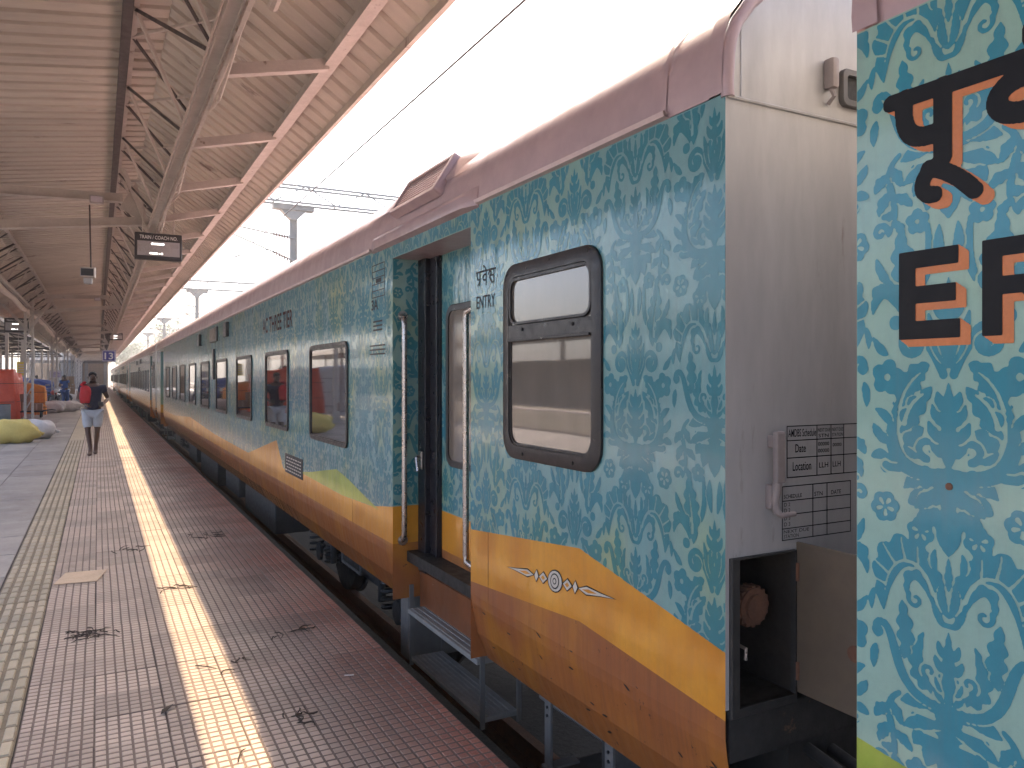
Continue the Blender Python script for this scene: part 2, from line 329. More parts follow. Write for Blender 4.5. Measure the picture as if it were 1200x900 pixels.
def motif():
    H = .30                                           # half motif drawn on x in [-.02, .30], y in [-.2, 1.6]
    R = Raster(-.03, H, -.2, 1.6, RES)
    G = .0055
    def lf(sp, w, **k):                               # a leaf with a light gap round it, so that neighbours stay apart
        sp = np.asarray(sp); kk = dict(k); kk['depth'] = k.get('depth', .4)*.75; R.poly(leaf_poly(sp, w+G, **kk), False); R.poly(leaf_poly(sp, w, **k))
    def st(P, r0, r1=None, rm=None):
        r1 = r0 if r1 is None else r1; n = len(P); k = max(2, n//7)
        R.stroke(np.asarray(P)[k:], r0+G, r1+G, False, None if rm is None else rm+G); R.stroke(P, r0, r1, True, rm)
    def leaf(a, c, b, w, **k): lf(bez([a, c, b], 40), w, **k)
    def cut(P, r0, r1=None): R.stroke(P, r0, r1, val=False)
    def ball(c, r): R.poly(petals(c, r, 1, 0, 1.))
    def rosette(c, r, n=6, ph=.3):
        R.poly(petals(c, r, n, ph, .78))
        for k in range(5):
            a = ph+k*2*math.pi/5; p = np.array(c)
            cut([p+r*.2*np.array([math.cos(a), math.sin(a)]), p+r*.5*np.array([math.cos(a), math.sin(a)])], r*.08, r*.15)
    def bloom(c, r, ph):
        for k in range(5):
            a = ph+k*2*math.pi/5; ball((c[0]+r*.58*math.cos(a), c[1]+r*.58*math.sin(a)), r*.42)
        ball(c, r*.4); R.poly(petals(c, r*.2, 1, 0, 1.), False)
    def maple(c, w, h, n=5, down=True):               # lobed leaf that hangs from c
        a = np.linspace(-math.pi/2, math.pi/2, 90); t = np.abs(a)/(math.pi/2)
        rr = (1-.42*t)*(.62+.38*np.abs(np.cos(a*n/1.0*.9))**.7)*(1+.05*np.cos(a*31))
        P = np.stack([c[0]+w*rr*np.sin(a), c[1]-h*rr*np.cos(a)*1.0], 1); R.poly(np.concatenate([P, [[c[0]+w*.25, c[1]+h*.16], [c[0]-w*.25, c[1]+h*.16]]]))
    def vine(P, w, leaves):                           # stem with lobed leaflets on both sides
        C = bez(P, 40); st(C, w*.6, w*.5, rm=w)
        for t, s_, ln, wd in leaves:
            i = int(t*38); d = C[i+1]-C[i]; d /= np.linalg.norm(d); n_ = np.array([-d[1], d[0]])*s_; p = C[i]; lf(bez([p, p+n_*ln*.55+d*ln*.1, p+n_*ln*.8+d*ln*.75], 40), wd, lobes=3, depth=.3)
    def fan(y, L, spread, n, w, up=False):
        s = 1 if up else -1
        for k in range(n):
            a = math.radians(spread*k/(n-1)); l = L*(1-.30*k/(n-1))
            e = (math.sin(a)*l, y+s*math.cos(a)*l); m = (math.sin(a)*l*.5+.012*math.cos(a), y+s*math.cos(a)*l*.5)
            R.poly(leaf_poly(bez([(0, y), m, e], 30), w*(1.1-.2*k/n), lobes=3, depth=.25, peak=.55))
    # hanging fan under the small lyre
    fan(.175, .17, 62, 4, .028)
    leaf((.0, .17), (.06, .20), (.125, .165), .026, lobes=3, depth=.3); leaf((.0, .15), (.06, .15), (.118, .105), .022, lobes=3, depth=.3); ball((0, .17), .032)
    R.poly(leaf_poly(bez([(.028, .152), (.055, .168), (.085, .150)], 20), .010), False); R.poly(leaf_poly(bez([(.022, .11), (.045, .125), (.065, .108)], 20), .007), False)
    # small lyre: outer arm with curled end, inner arm, toothed leaf
    st(bez([(0, .19), (.145, .165), (.125, .31), (.165, .345)]), .009, .010, rm=.013)
    st(spiral((.178, .330), .018, 2.2, -.62, shrink=.5), .010, .008); ball((.186, .322), .016)
    st(bez([(.0, .212), (.105, .195), (.085, .30), (.10, .365)]), .004, .003, rm=.006)
    lf(bez([(.02, .222), (.085, .22), (.085, .29), (.06, .355)], 60), .030, lobes=6, depth=.5, side=-1)
    lf(bez([(.115, .27), (.10, .32), (.115, .37), (.118, .42)], 40), .026, lobes=4, depth=.5)
    st(spiral((.048, .262), .018, -1.2, .8, shrink=.3), .006, .004)
    for yy, ln in [(.205, .036), (.228, .034), (.25, .022)]: leaf((0, yy), (ln*.7, yy), (ln, yy+.03), .011)
    leaf((0, .18), (0, .26), (0, .375), .017, lobes=4, depth=.35)
    for yy, ln in [(.275, .034), (.31, .026)]: leaf((0, yy), (ln*.8, yy), (ln, yy+.035), .011)
    # plumes that rise and droop outwards
    st(bez([(.0, .385), (.02, .37), (.05, .43), (.035, .50)]), .005, .004, rm=.009)
    lf(bez([(.016, .40), (.03, .56), (.175, .585), (.168, .375)], 90), .058, lobes=8, depth=.30, peak=.66, side=1)
    lf(bez([(.03, .39), (.05, .50), (.12, .51), (.10, .42)], 50), .020, lobes=5, depth=.45, side=1, peak=.6)
    cut(bez([(.04, .45), (.06, .535), (.15, .545), (.165, .43)], 26), .0055, .002)
    for p, q, r in [((.075, .515), (.08, .54), (.075, .565)), ((.11, .52), (.12, .55), (.12, .57)), ((.14, .505), (.16, .53), (.17, .545)), ((.157, .475), (.18, .49), (.195, .50)), ((.163, .445), (.182, .45), (.195, .455))]: cut(bez([p, q, r], 7), .0035, .002)
    st(spiral((.083, .425), .020, .6, -.9, shrink=.3), .006, .004)
    leaf((.0, .40), (.026, .44), (.012, .49), .011); leaf((0, .46), (.0, .50), (0, .545), .009); leaf((.028, .50), (.045, .53), (.03, .56), .009)
    # rosettes
    rosette((.070, .592), .036); rosette((.165, .640), .040, 6, .9)
    # star fan under the big lyre
    fan(.715, .17, 60, 3, .030); leaf((0, .70), (.06, .755), (.115, .69), .030, lobes=3, depth=.35); leaf((0, .68), (.05, .69), (.085, .645), .022, lobes=2, depth=.3); ball((0, .705), .034)
    cut(bez([(.0, .60), (.012, .63), (.02, .655)], 8), .002, .004)
    # big lyre medallion
    st(bez([(0, .742), (.13, .705), (.175, .80), (.13, .90)]), .011, .006, rm=.019)
    st(bez([(.13, .90), (.11, .94), (.075, .95)]), .014, .005)
    ball((.158, .745), .022); st(bez([(.12, .742), (.15, .735), (.162, .745)], 8), .010)
    leaf((.155, .77), (.185, .775), (.205, .76), .014); leaf((.15, .80), (.185, .815), (.2, .85), .015, lobes=2, depth=.2); leaf((.145, .84), (.16, .875), (.195, .885), .013)
    lf(bez([(.125, .87), (.12, .93), (.08, .99), (.045, .995)], 50), .034, lobes=5, depth=.40)
    lf(bez([(.105, .80), (.12, .87), (.07, .90), (.04, .945)], 50), .030, lobes=4, depth=.45)
    cut(bez([(.112, .85), (.105, .90), (.062, .925)], 14), .006, .003); cut(bez([(.125, .89), (.11, .95), (.07, .975)], 14), .005, .002)
    lf(bez([(.085, .765), (.115, .80), (.085, .83), (.06, .845)], 40), .024, lobes=3, depth=.4)
    st(spiral((.052, .795), .026, -1.5, .85, shrink=.35), .010, .006); leaf((.07, .77), (.10, .775), (.115, .80), .010)
    # palmette inside
    leaf((0, .745), (0, .83), (0, .955), .024, lobes=4, depth=.3, peak=.4)
    for yy, ln, up in [(.785, .040, .035), (.82, .050, .045), (.86, .040, .045), (.895, .028, .04)]: leaf((0, yy), (ln*.8, yy-.004), (ln, yy+up), .015, lobes=2, depth=.2)
    # volutes and finial
    st(bez([(.012, .97), (.03, 1.02), (.07, 1.10), (.10, 1.075)]), .010, .012, rm=.014)
    st(spiral((.088, 1.045), .034, 1.2, -1.1, shrink=.25), .011, .008); ball((.088, 1.044), .012)
    leaf((0, .985), (.035, 1.04), (.05, 1.125), .014); leaf((0, .99), (.02, 1.06), (.022, 1.14), .012)
    leaf((0, 1.06), (.0, 1.10), (.0, 1.205), .015, lobes=3, depth=.45); leaf((0, 1.10), (.03, 1.115), (.034, 1.15), .012); leaf((0, 1.14), (.02, 1.15), (.022, 1.18), .009)
    bloom((.158, .965), .046, .5); leaf((.155, 1.02), (.18, 1.03), (.2, 1.07), .012)
    # sprouts and broad side leaves
    st(bez([(.052, 1.33), (.04, 1.25), (.05, 1.20), (.085, 1.16)]), .006, .006, rm=.011)
    leaf((.022, 1.33), (.03, 1.27), (.012, 1.215), .013); ball((.07, 1.325), .012)
    lf(bez([(.10, 1.10), (.09, 1.20), (.13, 1.26), (.12, 1.33)], 50), .040, lobes=5, depth=.4)
    cut(bez([(.105, 1.14), (.105, 1.20), (.122, 1.27)], 14), .006, .002)
    lf(bez([(.115, 1.11), (.15, 1.20), (.18, 1.20), (.20, 1.12)], 50), .036, lobes=5, depth=.35, side=1)
    leaf((.15, 1.20), (.18, 1.22), (.19, 1.27), .014, lobes=2, depth=.2); ball((.135, 1.10), .018)
    vine([(.125, .185), (.20, .13), (.10, .07), (.155, -.01)], .010, [(.22, -1, .05, .017), (.30, 1, .05, .018), (.55, 1, .06, .018), (.62, -1, .055, .016), (.9, -1, .045, .014), (.8, 1, .05, .016)])
    st(spiral((.178, .0), .022, 3.2, -.9, shrink=.3), .009, .006)
    leaf((.188, .29), (.2, .26), (.197, .22), .013, lobes=2, depth=.2); leaf((.196, .43), (.206, .40), (.203, .37), .009)
    bloom((.078, .012), .032, .3)
    return R
def tile():
    R = motif(); nx, ny = int(round(PW/RES)), int(round(PH/RES)); T = np.zeros((ny, nx), bool)
    jj, ii = np.nonzero(R.a); X = R.x0+(ii+.5)*RES; Y = R.y0+(jj+.5)*RES
    for ox, oy in ((0, 0), (PW/2, PH/2)):
        for s in (1, -1):
            T[(np.floor((Y+oy)/RES).astype(int)) % ny, (np.floor((s*X+ox)/RES).astype(int)) % nx] = True
    f = T.astype(np.float32)
    for ax in (0, 1): f = (np.roll(f, 1, ax)+2*f+np.roll(f, -1, ax))/4
    return f
def field_mesh(name, V, xs, ys, fmap, mats, parent=None):
    """contour the field V > 0 on the grid xs, ys (marching squares, full cells merged into runs) and lay it on a surface by fmap"""
    I = V > 0; c = [I[:-1, :-1], I[:-1, 1:], I[1:, 1:], I[1:, :-1]]; case = c[0]*1+c[1]*2+c[2]*4+c[3]*8
    full = (case == 15); pv, sizes = [], []
    d = np.diff(np.pad(full.astype(np.int8), ((0, 0), (1, 1))), axis=1); js, a = np.nonzero(d == 1); js2, b = np.nonzero(d == -1)
    if len(a):
        q = np.stack([np.stack([xs[a], ys[js]], 1), np.stack([xs[b], ys[js]], 1), np.stack([xs[b], ys[js+1]], 1), np.stack([xs[a], ys[js+1]], 1)], 1)
        pv.append(q.reshape(-1, 2)); sizes.append(np.full(len(a), 4))
    off = [(0, 0), (0, 1), (1, 1), (1, 0)]
    for k in range(1, 15):
        j, i = np.nonzero(case == k)
        if not len(j): continue
        P = []
        for e in range(4):
            o0, o1 = off[e], off[(e+1) % 4]; i0, i1 = (k >> e) & 1, (k >> ((e+1) % 4)) & 1
            x0, y0, x1, y1 = xs[i+o0[1]], ys[j+o0[0]], xs[i+o1[1]], ys[j+o1[0]]
            if i0: P.append(np.stack([x0, y0], 1))
            if i0 != i1:
                v0, v1 = V[j+o0[0], i+o0[1]], V[j+o1[0], i+o1[1]]; t = v0/(v0-v1); P.append(np.stack([x0+(x1-x0)*t, y0+(y1-y0)*t], 1))
        q = np.stack(P, 1); pv.append(q.reshape(-1, 2)); sizes.append(np.full(len(j), len(P)))
    pv = np.concatenate(pv); sizes = np.concatenate(sizes); X, Y, Z = fmap(pv[:, 0], pv[:, 1]); co = np.stack([X, Y, Z], 1).astype(np.float32)
    me = bpy.data.meshes.new(name); n = len(co); me.vertices.add(n); me.vertices.foreach_set('co', co.ravel())
    me.loops.add(n); me.loops.foreach_set('vertex_index', np.arange(n, dtype=np.int32))
    me.polygons.add(len(sizes)); me.polygons.foreach_set('loop_start', np.concatenate([[0], np.cumsum(sizes)[:-1]]).astype(np.int32)); me.polygons.foreach_set('loop_total', sizes.astype(np.int32))
    me.update(calc_edges=True); return link_mesh(name, me, mats, parent)
TILE = tile()
def damask(U, W, u0, w0):
    ny, nx = TILE.shape; x = ((U-u0)/RES) % nx-.5; y = ((W-w0)/RES) % ny-.5
    i, j = np.floor(x).astype(int), np.floor(y).astype(int); fx, fy = x-i, y-j
    g = lambda jj, ii: TILE[jj % ny, ii % nx]
    return g(j, i)*(1-fx)*(1-fy)+g(j, i+1)*fx*(1-fy)+g(j+1, i)*(1-fx)*fy+g(j+1, i+1)*fx*fy-.5
def raster_letters(name, R, fmap, m, parent):
    f = np.pad(R.a.astype(np.float32), 2)
    for ax in (0, 1): f = (np.roll(f, 1, ax)+2*f+np.roll(f, -1, ax))/4
    xs = R.x0+(np.arange(f.shape[1])-1.5)*R.res; ys = R.y0+(np.arange(f.shape[0])-1.5)*R.res
    return field_mesh(name, f-.5, xs, ys, fmap, m, parent)
# lettering in the built-in font, turned into mesh before the scene fills up
TXT = {}
def prep_text(keys):
    obs = []
    for s, bold in keys:
        cu = bpy.data.curves.new('t', 'FONT'); cu.body = s; cu.size = 1; cu.offset = bold; cu.align_x = 'LEFT'; cu.resolution_u = 3; o = bpy.data.objects.new('t', cu); COL.objects.link(o); obs.append((s, bold, o))
    dg = bpy.context.evaluated_depsgraph_get()
    for s, bold, o in obs:
        me = o.evaluated_get(dg).to_mesh(); V = np.array([v.co[:2] for v in me.vertices]); F = [tuple(p.vertices) for p in me.polygons]
        V -= V.min(0); TXT[(s, bold)] = (V/V[:, 1].max(), F); o.evaluated_get(dg).to_mesh_clear()
    for s, b, o in obs: c = o.data; bpy.data.objects.remove(o); bpy.data.curves.remove(c)
def text(name, s, bold, x, y, h, w, fmap, m, parent=None):
    """lettering of height h and width w from (x, y) on the surface fmap(u, v) -> point"""
    V, F = TXT[(s, bold)]; sx = w/V[:, 0].max(); mb = MB(); mb.add([fmap(x+p[0]*sx, y+p[1]*h) for p in V], F)
    me = bpy.data.meshes.new(name); me.from_pydata(mb.v, [], mb.f); return link_mesh(name, me, m, parent)
prep_text([('ENTRY', .008), ('AC THREE TIER', .016), ('13', .02), ('TRAIN / COACH NO.', .012), ('ER', .03), ('3A', .02), ('AMDBS Schedule', .006), ('Date', .006), ('Location', .006), ('SCHEDULE', .006), ('STN', .006), ('DATE', .006),
           ('D 2', .004), ('D 3', .004), ('STATION', .004), ('NEXT DUE', .004), ('LLH', .004), ('00000', .01), ('0000 - 0', .01)])

# ------------------------------------------------------------------ setting: ground, platform, far platform
D = 1.75; EDGE = 1.49
def structure(o): o['kind'] = 'structure'; return o
mb = MB(); mb.add([(-180, -80, -1.08), (180, -80, -1.08), (180, 420, -1.08), (-180, 420, -1.08)], [(0, 1, 2, 3)]); structure(mb.build('ground', M['ballast']))
plat = structure(MB().box(-8.6, EDGE, -30, 230, -1.079, -.03).build('platform', M['concrete']))
bed = MB().box(-8.58, EDGE-.004, -29.9, 229.9, -.0299, -.006).build('bedding', M['joint'], plat)
# checker tiles: 0.30 m, 6 x 6 raised cells; the nearest rows are single tiles
TS = .30; X0 = -.315
def checker_mesh():
    mb = MB(); n, g, gy = 6, .010, .0135; c = TS/n; mb.mi = 1; mb.box(.0012, TS-.0012, .0012, TS-.0012, -.014, -.0022); mb.mi = 0
    for i in range(n):
        for j in range(n):
            x0, x1, y0, y1 = i*c+g/2, (i+1)*c-g/2, j*c+gy/2, (j+1)*c-gy/2; b = .0015
            mb.add([(x0, y0, -.0022), (x1, y0, -.0022), (x1, y1, -.0022), (x0, y1, -.0022), (x0+b, y0+b, 0), (x1-b, y0+b, 0), (x1-b, y1-b, 0), (x0+b, y1-b, 0)],
                   [(4, 5, 6, 7), (0, 1, 5, 4), (1, 2, 6, 5), (2, 3, 7, 6), (3, 0, 4, 7)])
    return mb
def pave(proto, nx, y0, ny, x0, dx, dy, jz=.002, ja=.004):
    for i in range(nx):
        for j in range(ny):
            o = proto if i+j == 0 else dup(proto, plat)
            o.location = (x0+i*dx+random.uniform(-.0012, .0012), y0+j*dy+random.uniform(-.0012, .0012), random.uniform(-jz, jz)*.6+.001); o.rotation_euler = (random.uniform(-ja, ja)*.5, random.uniform(-ja, ja)*.5, random.uniform(-ja, ja))
YT = 2.3; NR = 50
pave(checker_mesh().build('tile', [M['tile'], M['groove']], plat), 6, YT, NR, X0, TS, TS)
mb = MB(); c = TS/6
for i in range(36):
    x0, x1 = X0+i*c+.0055, X0+(i+1)*c-.0055
    for a, b in ((-29, YT-.01), (YT+NR*TS, 60), (60.02, 229)): mb.box(x0, x1, a, b, -.012, 0)
for j in range(170):
    y = YT+NR*TS+j*TS*2; mb.box(X0+.3*(j % 3), X0+.3*(j % 3)+1.0, y, y+.018, -.004, .0012)
mb.mi = 1; mb.box(X0, EDGE-.006, YT+NR*TS, 229, -.0295, -.0022); mb.box(X0, EDGE-.006, -29, YT-.01, -.0295, -.0022)
tag(mb.build('tile_field', [M['tile'], M['groove']], plat), kind='stuff')
# tactile strip
TW = .325
def tactile_mesh():
    mb = MB(); mb.mi = 1; mb.box(.002, TW-.002, .002, TW-.002, -.012, -.004); c = TW/5; mb.mi = 0
    for i in range(5):
        for j in range(2):
            x0, x1 = i*c+.010, (i+1)*c-.010; y0, y1 = j*TW/2+.012, (j+1)*TW/2-.012; b = .005
            mb.add([(x0, y0, -.004), (x1, y0, -.004), (x1, y1, -.004), (x0, y1, -.004), (x0+b, y0+b, .003), (x1-b, y0+b, .003), (x1-b, y1-b, .003), (x0+b, y1-b, .003)], [(4, 5, 6, 7), (0, 1, 5, 4), (1, 2, 6, 5), (2, 3, 7, 6), (3, 0, 4, 7)])
    return mb
pave(tactile_mesh().build('tactile_tile', [M['tile_y'], M['joint_y']], plat), 1, 2.9, 60, X0-TW-.004, TW, TW)
mb = MB(); c = TW/5
for i in range(5): mb.box(X0-TW+i*c+.008, X0-TW+(i+1)*c-.012, 2.9+60*TW, 229, -.012, .003)
mb.box(X0-TW-.002, X0-.006, 2.9+60*TW, 229, -.0295, -.004); mb.box(X0-TW-.002, X0-.006, -29, 2.88, -.0295, 0)
tag(mb.build('tactile_field', M['tile_y'], plat), kind='stuff')
# grey stone slabs
SX = X0-TW-.012; SW, SL = .62, .92
def slab_proto(): return MB().cbox(.004, SW-.004, .004, SL-.004, -.02, 0, .004)
pr = slab_proto().build('stone_slab', M['slab'], plat); first = True
for i in range(7):
    for j in range(34):
        o = pr if first else dup(pr, plat); first = False
        o.location = (SX-(i+1)*SW, 4.6+j*SL+(SL/2 if i % 2 else 0), random.uniform(-.0015, .0015)); o.rotation_euler = (random.uniform(-.002, .002), random.uniform(-.002, .002), 0)
mb = MB()
for i in range(12):
    for j in range(-36, 70):
        if i < 7 and 0 <= j < 34: continue
        y = 4.6+j*SL*(1 if j < 34 else 1)+(SL/2 if i % 2 else 0); mb.box(SX-(i+1)*SW+.004, SX-i*SW-.004, y+.004, y+SL-.004, -.02, 0)
mb.box(SX-12*SW, SX, 69.5, 229, -.02, -.001)
tag(mb.build('slab_field', M['slab'], plat), kind='stuff')
# platform across the tracks to the other side
fp = structure(MB().box(-26, -15.2, -40, 230, -1.078, 0).build('far_platform', M['wall_pale']))
can3 = empty('far_canopy', (-20, 30, 0)); tag(can3, 'corrugated canopy of the platform across the empty track', 'canopy')
MB().box(-25, -15.6, 2, 110, 4.1, 4.16).build('roof_sheet', M['steelwork'], can3); MB().box(-15.7, -15.55, 2, 110, 3.75, 4.2).build('fascia', M['wall_pale'], can3)
for k in range(11): MB().box(-19.1, -18.9, 6+k*10, 6.2+k*10, 0, 4.1).build('column', M['wall_pale'], can3)
MB().box(-15.6, -15.19, -40, 230, .001, .03).build('coping', M['sign_pale'], fp)
mb = MB()
for k in range(140): mb.box(-22.2, -22.0, -20+k*1.2, -20+k*1.2+1.0, 0, 2.6)
mb.box(-22.4, -22.25, -20, 148, 0, 2.7); o = mb.build('panel_wall', M['wall_pale']); tag(o, 'pale ribbed panel wall across the tracks behind the left sacks', 'wall')
LAB = {D+1.62-.838: 'rusty steel rail under the teal coaches, beside the platform edge', D+1.62+.838: 'rusty steel rail under the teal coaches, on the side of the masts', -10.6: 'rusty rail of the empty track, next to the stone paving', -12.3: 'rusty rail of the empty track, next to the ribbed wall'}
for x in (D+1.62-.838, D+1.62+.838, -10.6, -12.3):
    mb = MB(); mb.box(x-.035, x+.035, -30, 230, -.84, -.8); mb.box(x-.01, x+.01, -30, 230, -.94, -.8401); mb.box(x-.07, x+.07, -30, 230, -.98, -.9401)
    tag(mb.build('rail', M['rust']), LAB[x], 'rail', 'rails under the train' if x > 0 else 'rails of the empty track')

# ------------------------------------------------------------------ canopy
PITCH, NP = .28, 5
def sheet(xa, za, xb, zb, parent, ys, name='roof_sheet'):
    prof = []
    for k in range(NP): prof += [(k*PITCH, 0), (k*PITCH+.19, 0), (k*PITCH+.205, .04), (k*PITCH+.265, .04)]
    prof.append((NP*PITCH-.002, 0)); n = len(prof); V, F = [], []
    for lay in (0, .006):
        for (x, z) in ((xa, za), (xb, zb)): V += [(x, y, z+h+lay) for y, h in prof]
    for b in (0, 2*n): F += [(b+i, b+i+1, b+n+i+1, b+n+i) for i in range(n-1)]
    F += [(i, i+1, 2*n+i+1, 2*n+i) for i in range(n-1)]+[(n+i, n+i+1, 3*n+i+1, 3*n+i) for i in range(n-1)]
    p = MB().add(V, F).build(name, M['sheet'], parent); p.location.y = ys[0]
    for y in ys[1:]: dup(p, parent, (0, y-ys[0], random.uniform(-.004, .004)))
YA, YB = -8.4, 115
can = empty('platform_canopy', (0, 0, 0)); tag(can, 'brown corrugated platform canopy on lattice girders above the tiled platform edge', 'canopy')
YS = list(np.arange(YA, 95, PITCH*NP)); EX, EZ = 2.10, 4.17
sl = .674; RX = .62; RZ = EZ+sl*(EX-RX)                      # ridge
sheet(RX, RZ, EX, EZ, can, YS)
LX, LZ = -1.95, RZ-.02-.15*(RX+1.95); sheet(RX-.01, RZ-.03, LX, LZ, can, YS); sheet(LX-.01, LZ-.02, -3.3, 4.05, can, YS[4:70])
mb = MB(); mb.box(-3.3, EX, 95, YB+40, 5.05, 5.1); mb.box(EX-.6, EX, 95, YB+40, 4.2, 4.3); tag(mb.build('far_roof', M['sheet'], can), kind='stuff')
mb = MB(); mb.bar((RX-.09, YA, RZ+.035), (RX-.09, YB, RZ+.035), .26, .008); mb.bar((RX+.08, YA, RZ+.03), (RX+.08, YB, RZ+.03), .26, .008); mb.box(LX-.12, LX+.12, YA, YB, LZ+.055, LZ+.06); mb.build('ridge_cap', M['sheet'], can)
# edge trim, eaves beam, dark strip in place of roof shade
MB().box(EX-.03, EX+.012, YA, YB, EZ-.05, EZ+.02).build('edge_trim', M['sheet'], can)
BX, BZ = 1.79, EZ+sl*(EX-1.79)-.06
mb = MB(); mb.box(BX-.05, BX+.05, YA, YB, BZ-.012, BZ); mb.box(BX-.05, BX-.04, YA, YB, BZ+.0005, BZ+.085); mb.box(BX-.065, BX+.0, YA, YB, BZ-.022, BZ-.0125); mb.build('eaves_beam', M['steelwork'], can)
for x in (): MB().box(x-.03, x+.03, YA, YB, EZ+sl*(EX-x)-.09, EZ+sl*(EX-x)-.008).build('purlin_or_shade_strip', M['steelwork'], can)
MB().box(.20, .29, YA, YB, RZ-.15*.5-.10, RZ-.15*.5-.005).build('purlin_or_shade_strip', M['dark_steelwork'], can)  # dark bar stands in for shade under the sheet beside the top chord
for x in (): MB().box(x-.03, x+.03, YA, YB, RZ-.03-.15*(RX-x)-.075, RZ-.03-.15*(RX-x)-.004).build('purlin_or_shade_strip', M['steelwork'], can)
# lattice girders
BAY = 2.2
def girder(A, B, C, nb, y0, second):
    A, B, C = [Vector((p[0], 0, p[1])) for p in (A, B, C)]; sg = 1 if B.x > A.x else -1
    mb = MB(); mb.box(A.x-.035, A.x+.035, YA, YB, A.z-.006, A.z); mb.box(A.x-.035*sg-.004, A.x-.035*sg+.004, YA, YB, A.z+.0005, A.z+.07); mb.build('top_chord', M['steelwork'], can)
    mb = MB(); mb.box(B.x-.045, B.x+.045, YA, YB, B.z-.008, B.z)
    for s in (-1, 1): mb.box(B.x+s*.0455-.005, B.x+s*.0455+.005, YA, YB, B.z-.03, B.z+.05)
    mb.build('bottom_chord', M['steelwork'], can)
    MB().bar(C+Vector((0, YA, 0)), C+Vector((0, YB, 0)), .07, .07).build('rear_chord', M['dark_steelwork'], can)
    def P(v, k): return v+Vector((0, y0+k*BAY, 0))
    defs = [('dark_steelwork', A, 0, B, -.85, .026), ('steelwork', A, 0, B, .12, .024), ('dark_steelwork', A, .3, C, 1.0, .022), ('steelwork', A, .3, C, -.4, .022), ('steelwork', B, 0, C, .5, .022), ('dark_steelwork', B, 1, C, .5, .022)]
    if second: defs = defs[:4]
    far = MB()
    for mn, p, k0, q, k1, w in defs:
        b = MB().angle(P(p, k0), P(q, k1), w, .007).build('lacing_bar', M[mn], can)
        for k in range(-5 if not second else 4, nb):
            if k: dup(b, can, (0, k*BAY, 0))
        for k in range(nb, int((YB-y0)/BAY)): far.bar(P(p, k0+k), P(q, k1+k), w, w)
        if second: b.location.y = 3*BAY
    tag(far.build('far_lacing', M['dark_steelwork'], can), kind='stuff')
    # gusset plates on the top chord
    g = MB().box(A.x-.03, A.x+.05*sg, y0-.10, y0+.36, A.z-.013, A.z-.0065).build('gusset', M['steelwork'], can)
    for k in range(1, 20): dup(g, can, (0, k*BAY, 0))
girder((.307, 5.06), (.785, 4.04), (1.02, RZ-sl*(1.02-RX)-.10), 20, 8.1, False)
girder((-1.70, 4.70), (-2.12, 4.04), (-2.5, 4.42), 24, 8.1, True)
# struts from the lower chord to the eaves beam
st = MB().angle((.83, 6.7, 4.05), (BX-.02, 6.7, BZ-.04), .085, .008, up=(0, 0, 1)).build('strut', M['steelwork'], can)
for k in range(-4, 46):
    if k: dup(st, can, (0, k*2.25, 0))
# cable tray and conduits along the lower chord
mb = MB(); mb.box(.845, .875, YA, YB, 3.985, 3.99); mb.build('cable_tray', M['steelwork'], can)
for dx, dz, r in ((.86, 4.003, .012), (.882, 4.03, .009), (.72, 4.06, .010), (.705, 4.0, .007)):
    P = [(dx+.004*math.sin(y*1.1+dx*9), y, dz+.006*math.sin(y*.9+dx*5)) for y in np.arange(YA, 62, .8)]
    MB().tube(P, r, 6).build('conduit', M['conduit'], can)
for y in (5.6, 9.4, 12.3):
    MB().tube([(.87, y, 4.0), (.88, y+.6, 3.95), (.90, y+1.3, 3.94), (.88, y+1.9, 4.0)], .012, 6).build('conduit', M['conduit'], can)
MB().tube([(.98, 3.6, 4.10), (.99, 5.1, 3.98)], .035, 8).build('conduit', M['conduit'], can)
mb = MB()
P = [(-2.2-.12*math.exp(-((y-20)/9)**2), y, 3.98+.05*math.sin(y*.35)-.03*math.sin(y*1.3)) for y in np.arange(12, 110, .7)]
MB().tube(P, .075, 10).build('drain_pipe', M['pipe'], can, smooth=True)
# transverse frames and columns
def frame(y, full):
    mb = MB(); mb.bar((-2.1, y, 4.42), (.35, y, 4.50), .10, .13); mb.bar((-2.1, y, 4.353), (.35, y, 4.433), .16, .012); mb.build('cross_beam', M['steelwork'], can)
    mb = MB(); mb.bar((-2.1, y+.14, 3.86), (.70, y+.14, 4.19), .09, .12); mb.bar((-2.1, y+.14, 3.79), (.70, y+.14, 4.12), .17, .014); mb.build('bracket_arm', M['steelwork'], can)
    mb = MB(); mb.bar((.35, y+.02, 4.98), (.72, y+.02, 4.10), .07, .07); mb.bar((.72, y+.02, 4.1), (1.2, y+.02, 4.70), .07, .07); mb.add([(.3, y+.06, 4.35), (.75, y+.06, 4.1), (.55, y+.06, 4.8)], [(0, 1, 2)]); mb.build('gusset', M['steelwork'], can)
    mb = MB()
    for dx in (-.11, .11): mb.box(-2.12+dx-.035, -2.12+dx+.035, y-.09, y+.09, .0, 4.3)
    for k in range(9): z = .5+k*.42; mb.bar((-2.20, y-.095, z), (-2.04, y-.095, z+.3), .04, .008, (0, 1, 0))
    mb.box(-2.32, -1.92, y-.16, y+.16, .0, .012); mb.build('column', M['steelwork'], can)
    mb = MB(); mb.bar((-2.12, y, 3.2), (-2.9, y, 4.1), .08, .08); mb.bar((-2.12, y, 3.2), (-1.4, y, 4.38), .08, .08); mb.build('knee_brace', M['steelwork'], can)
for k in range(7): frame(14.0+k*17.6, True)
frame(-3.6, True)
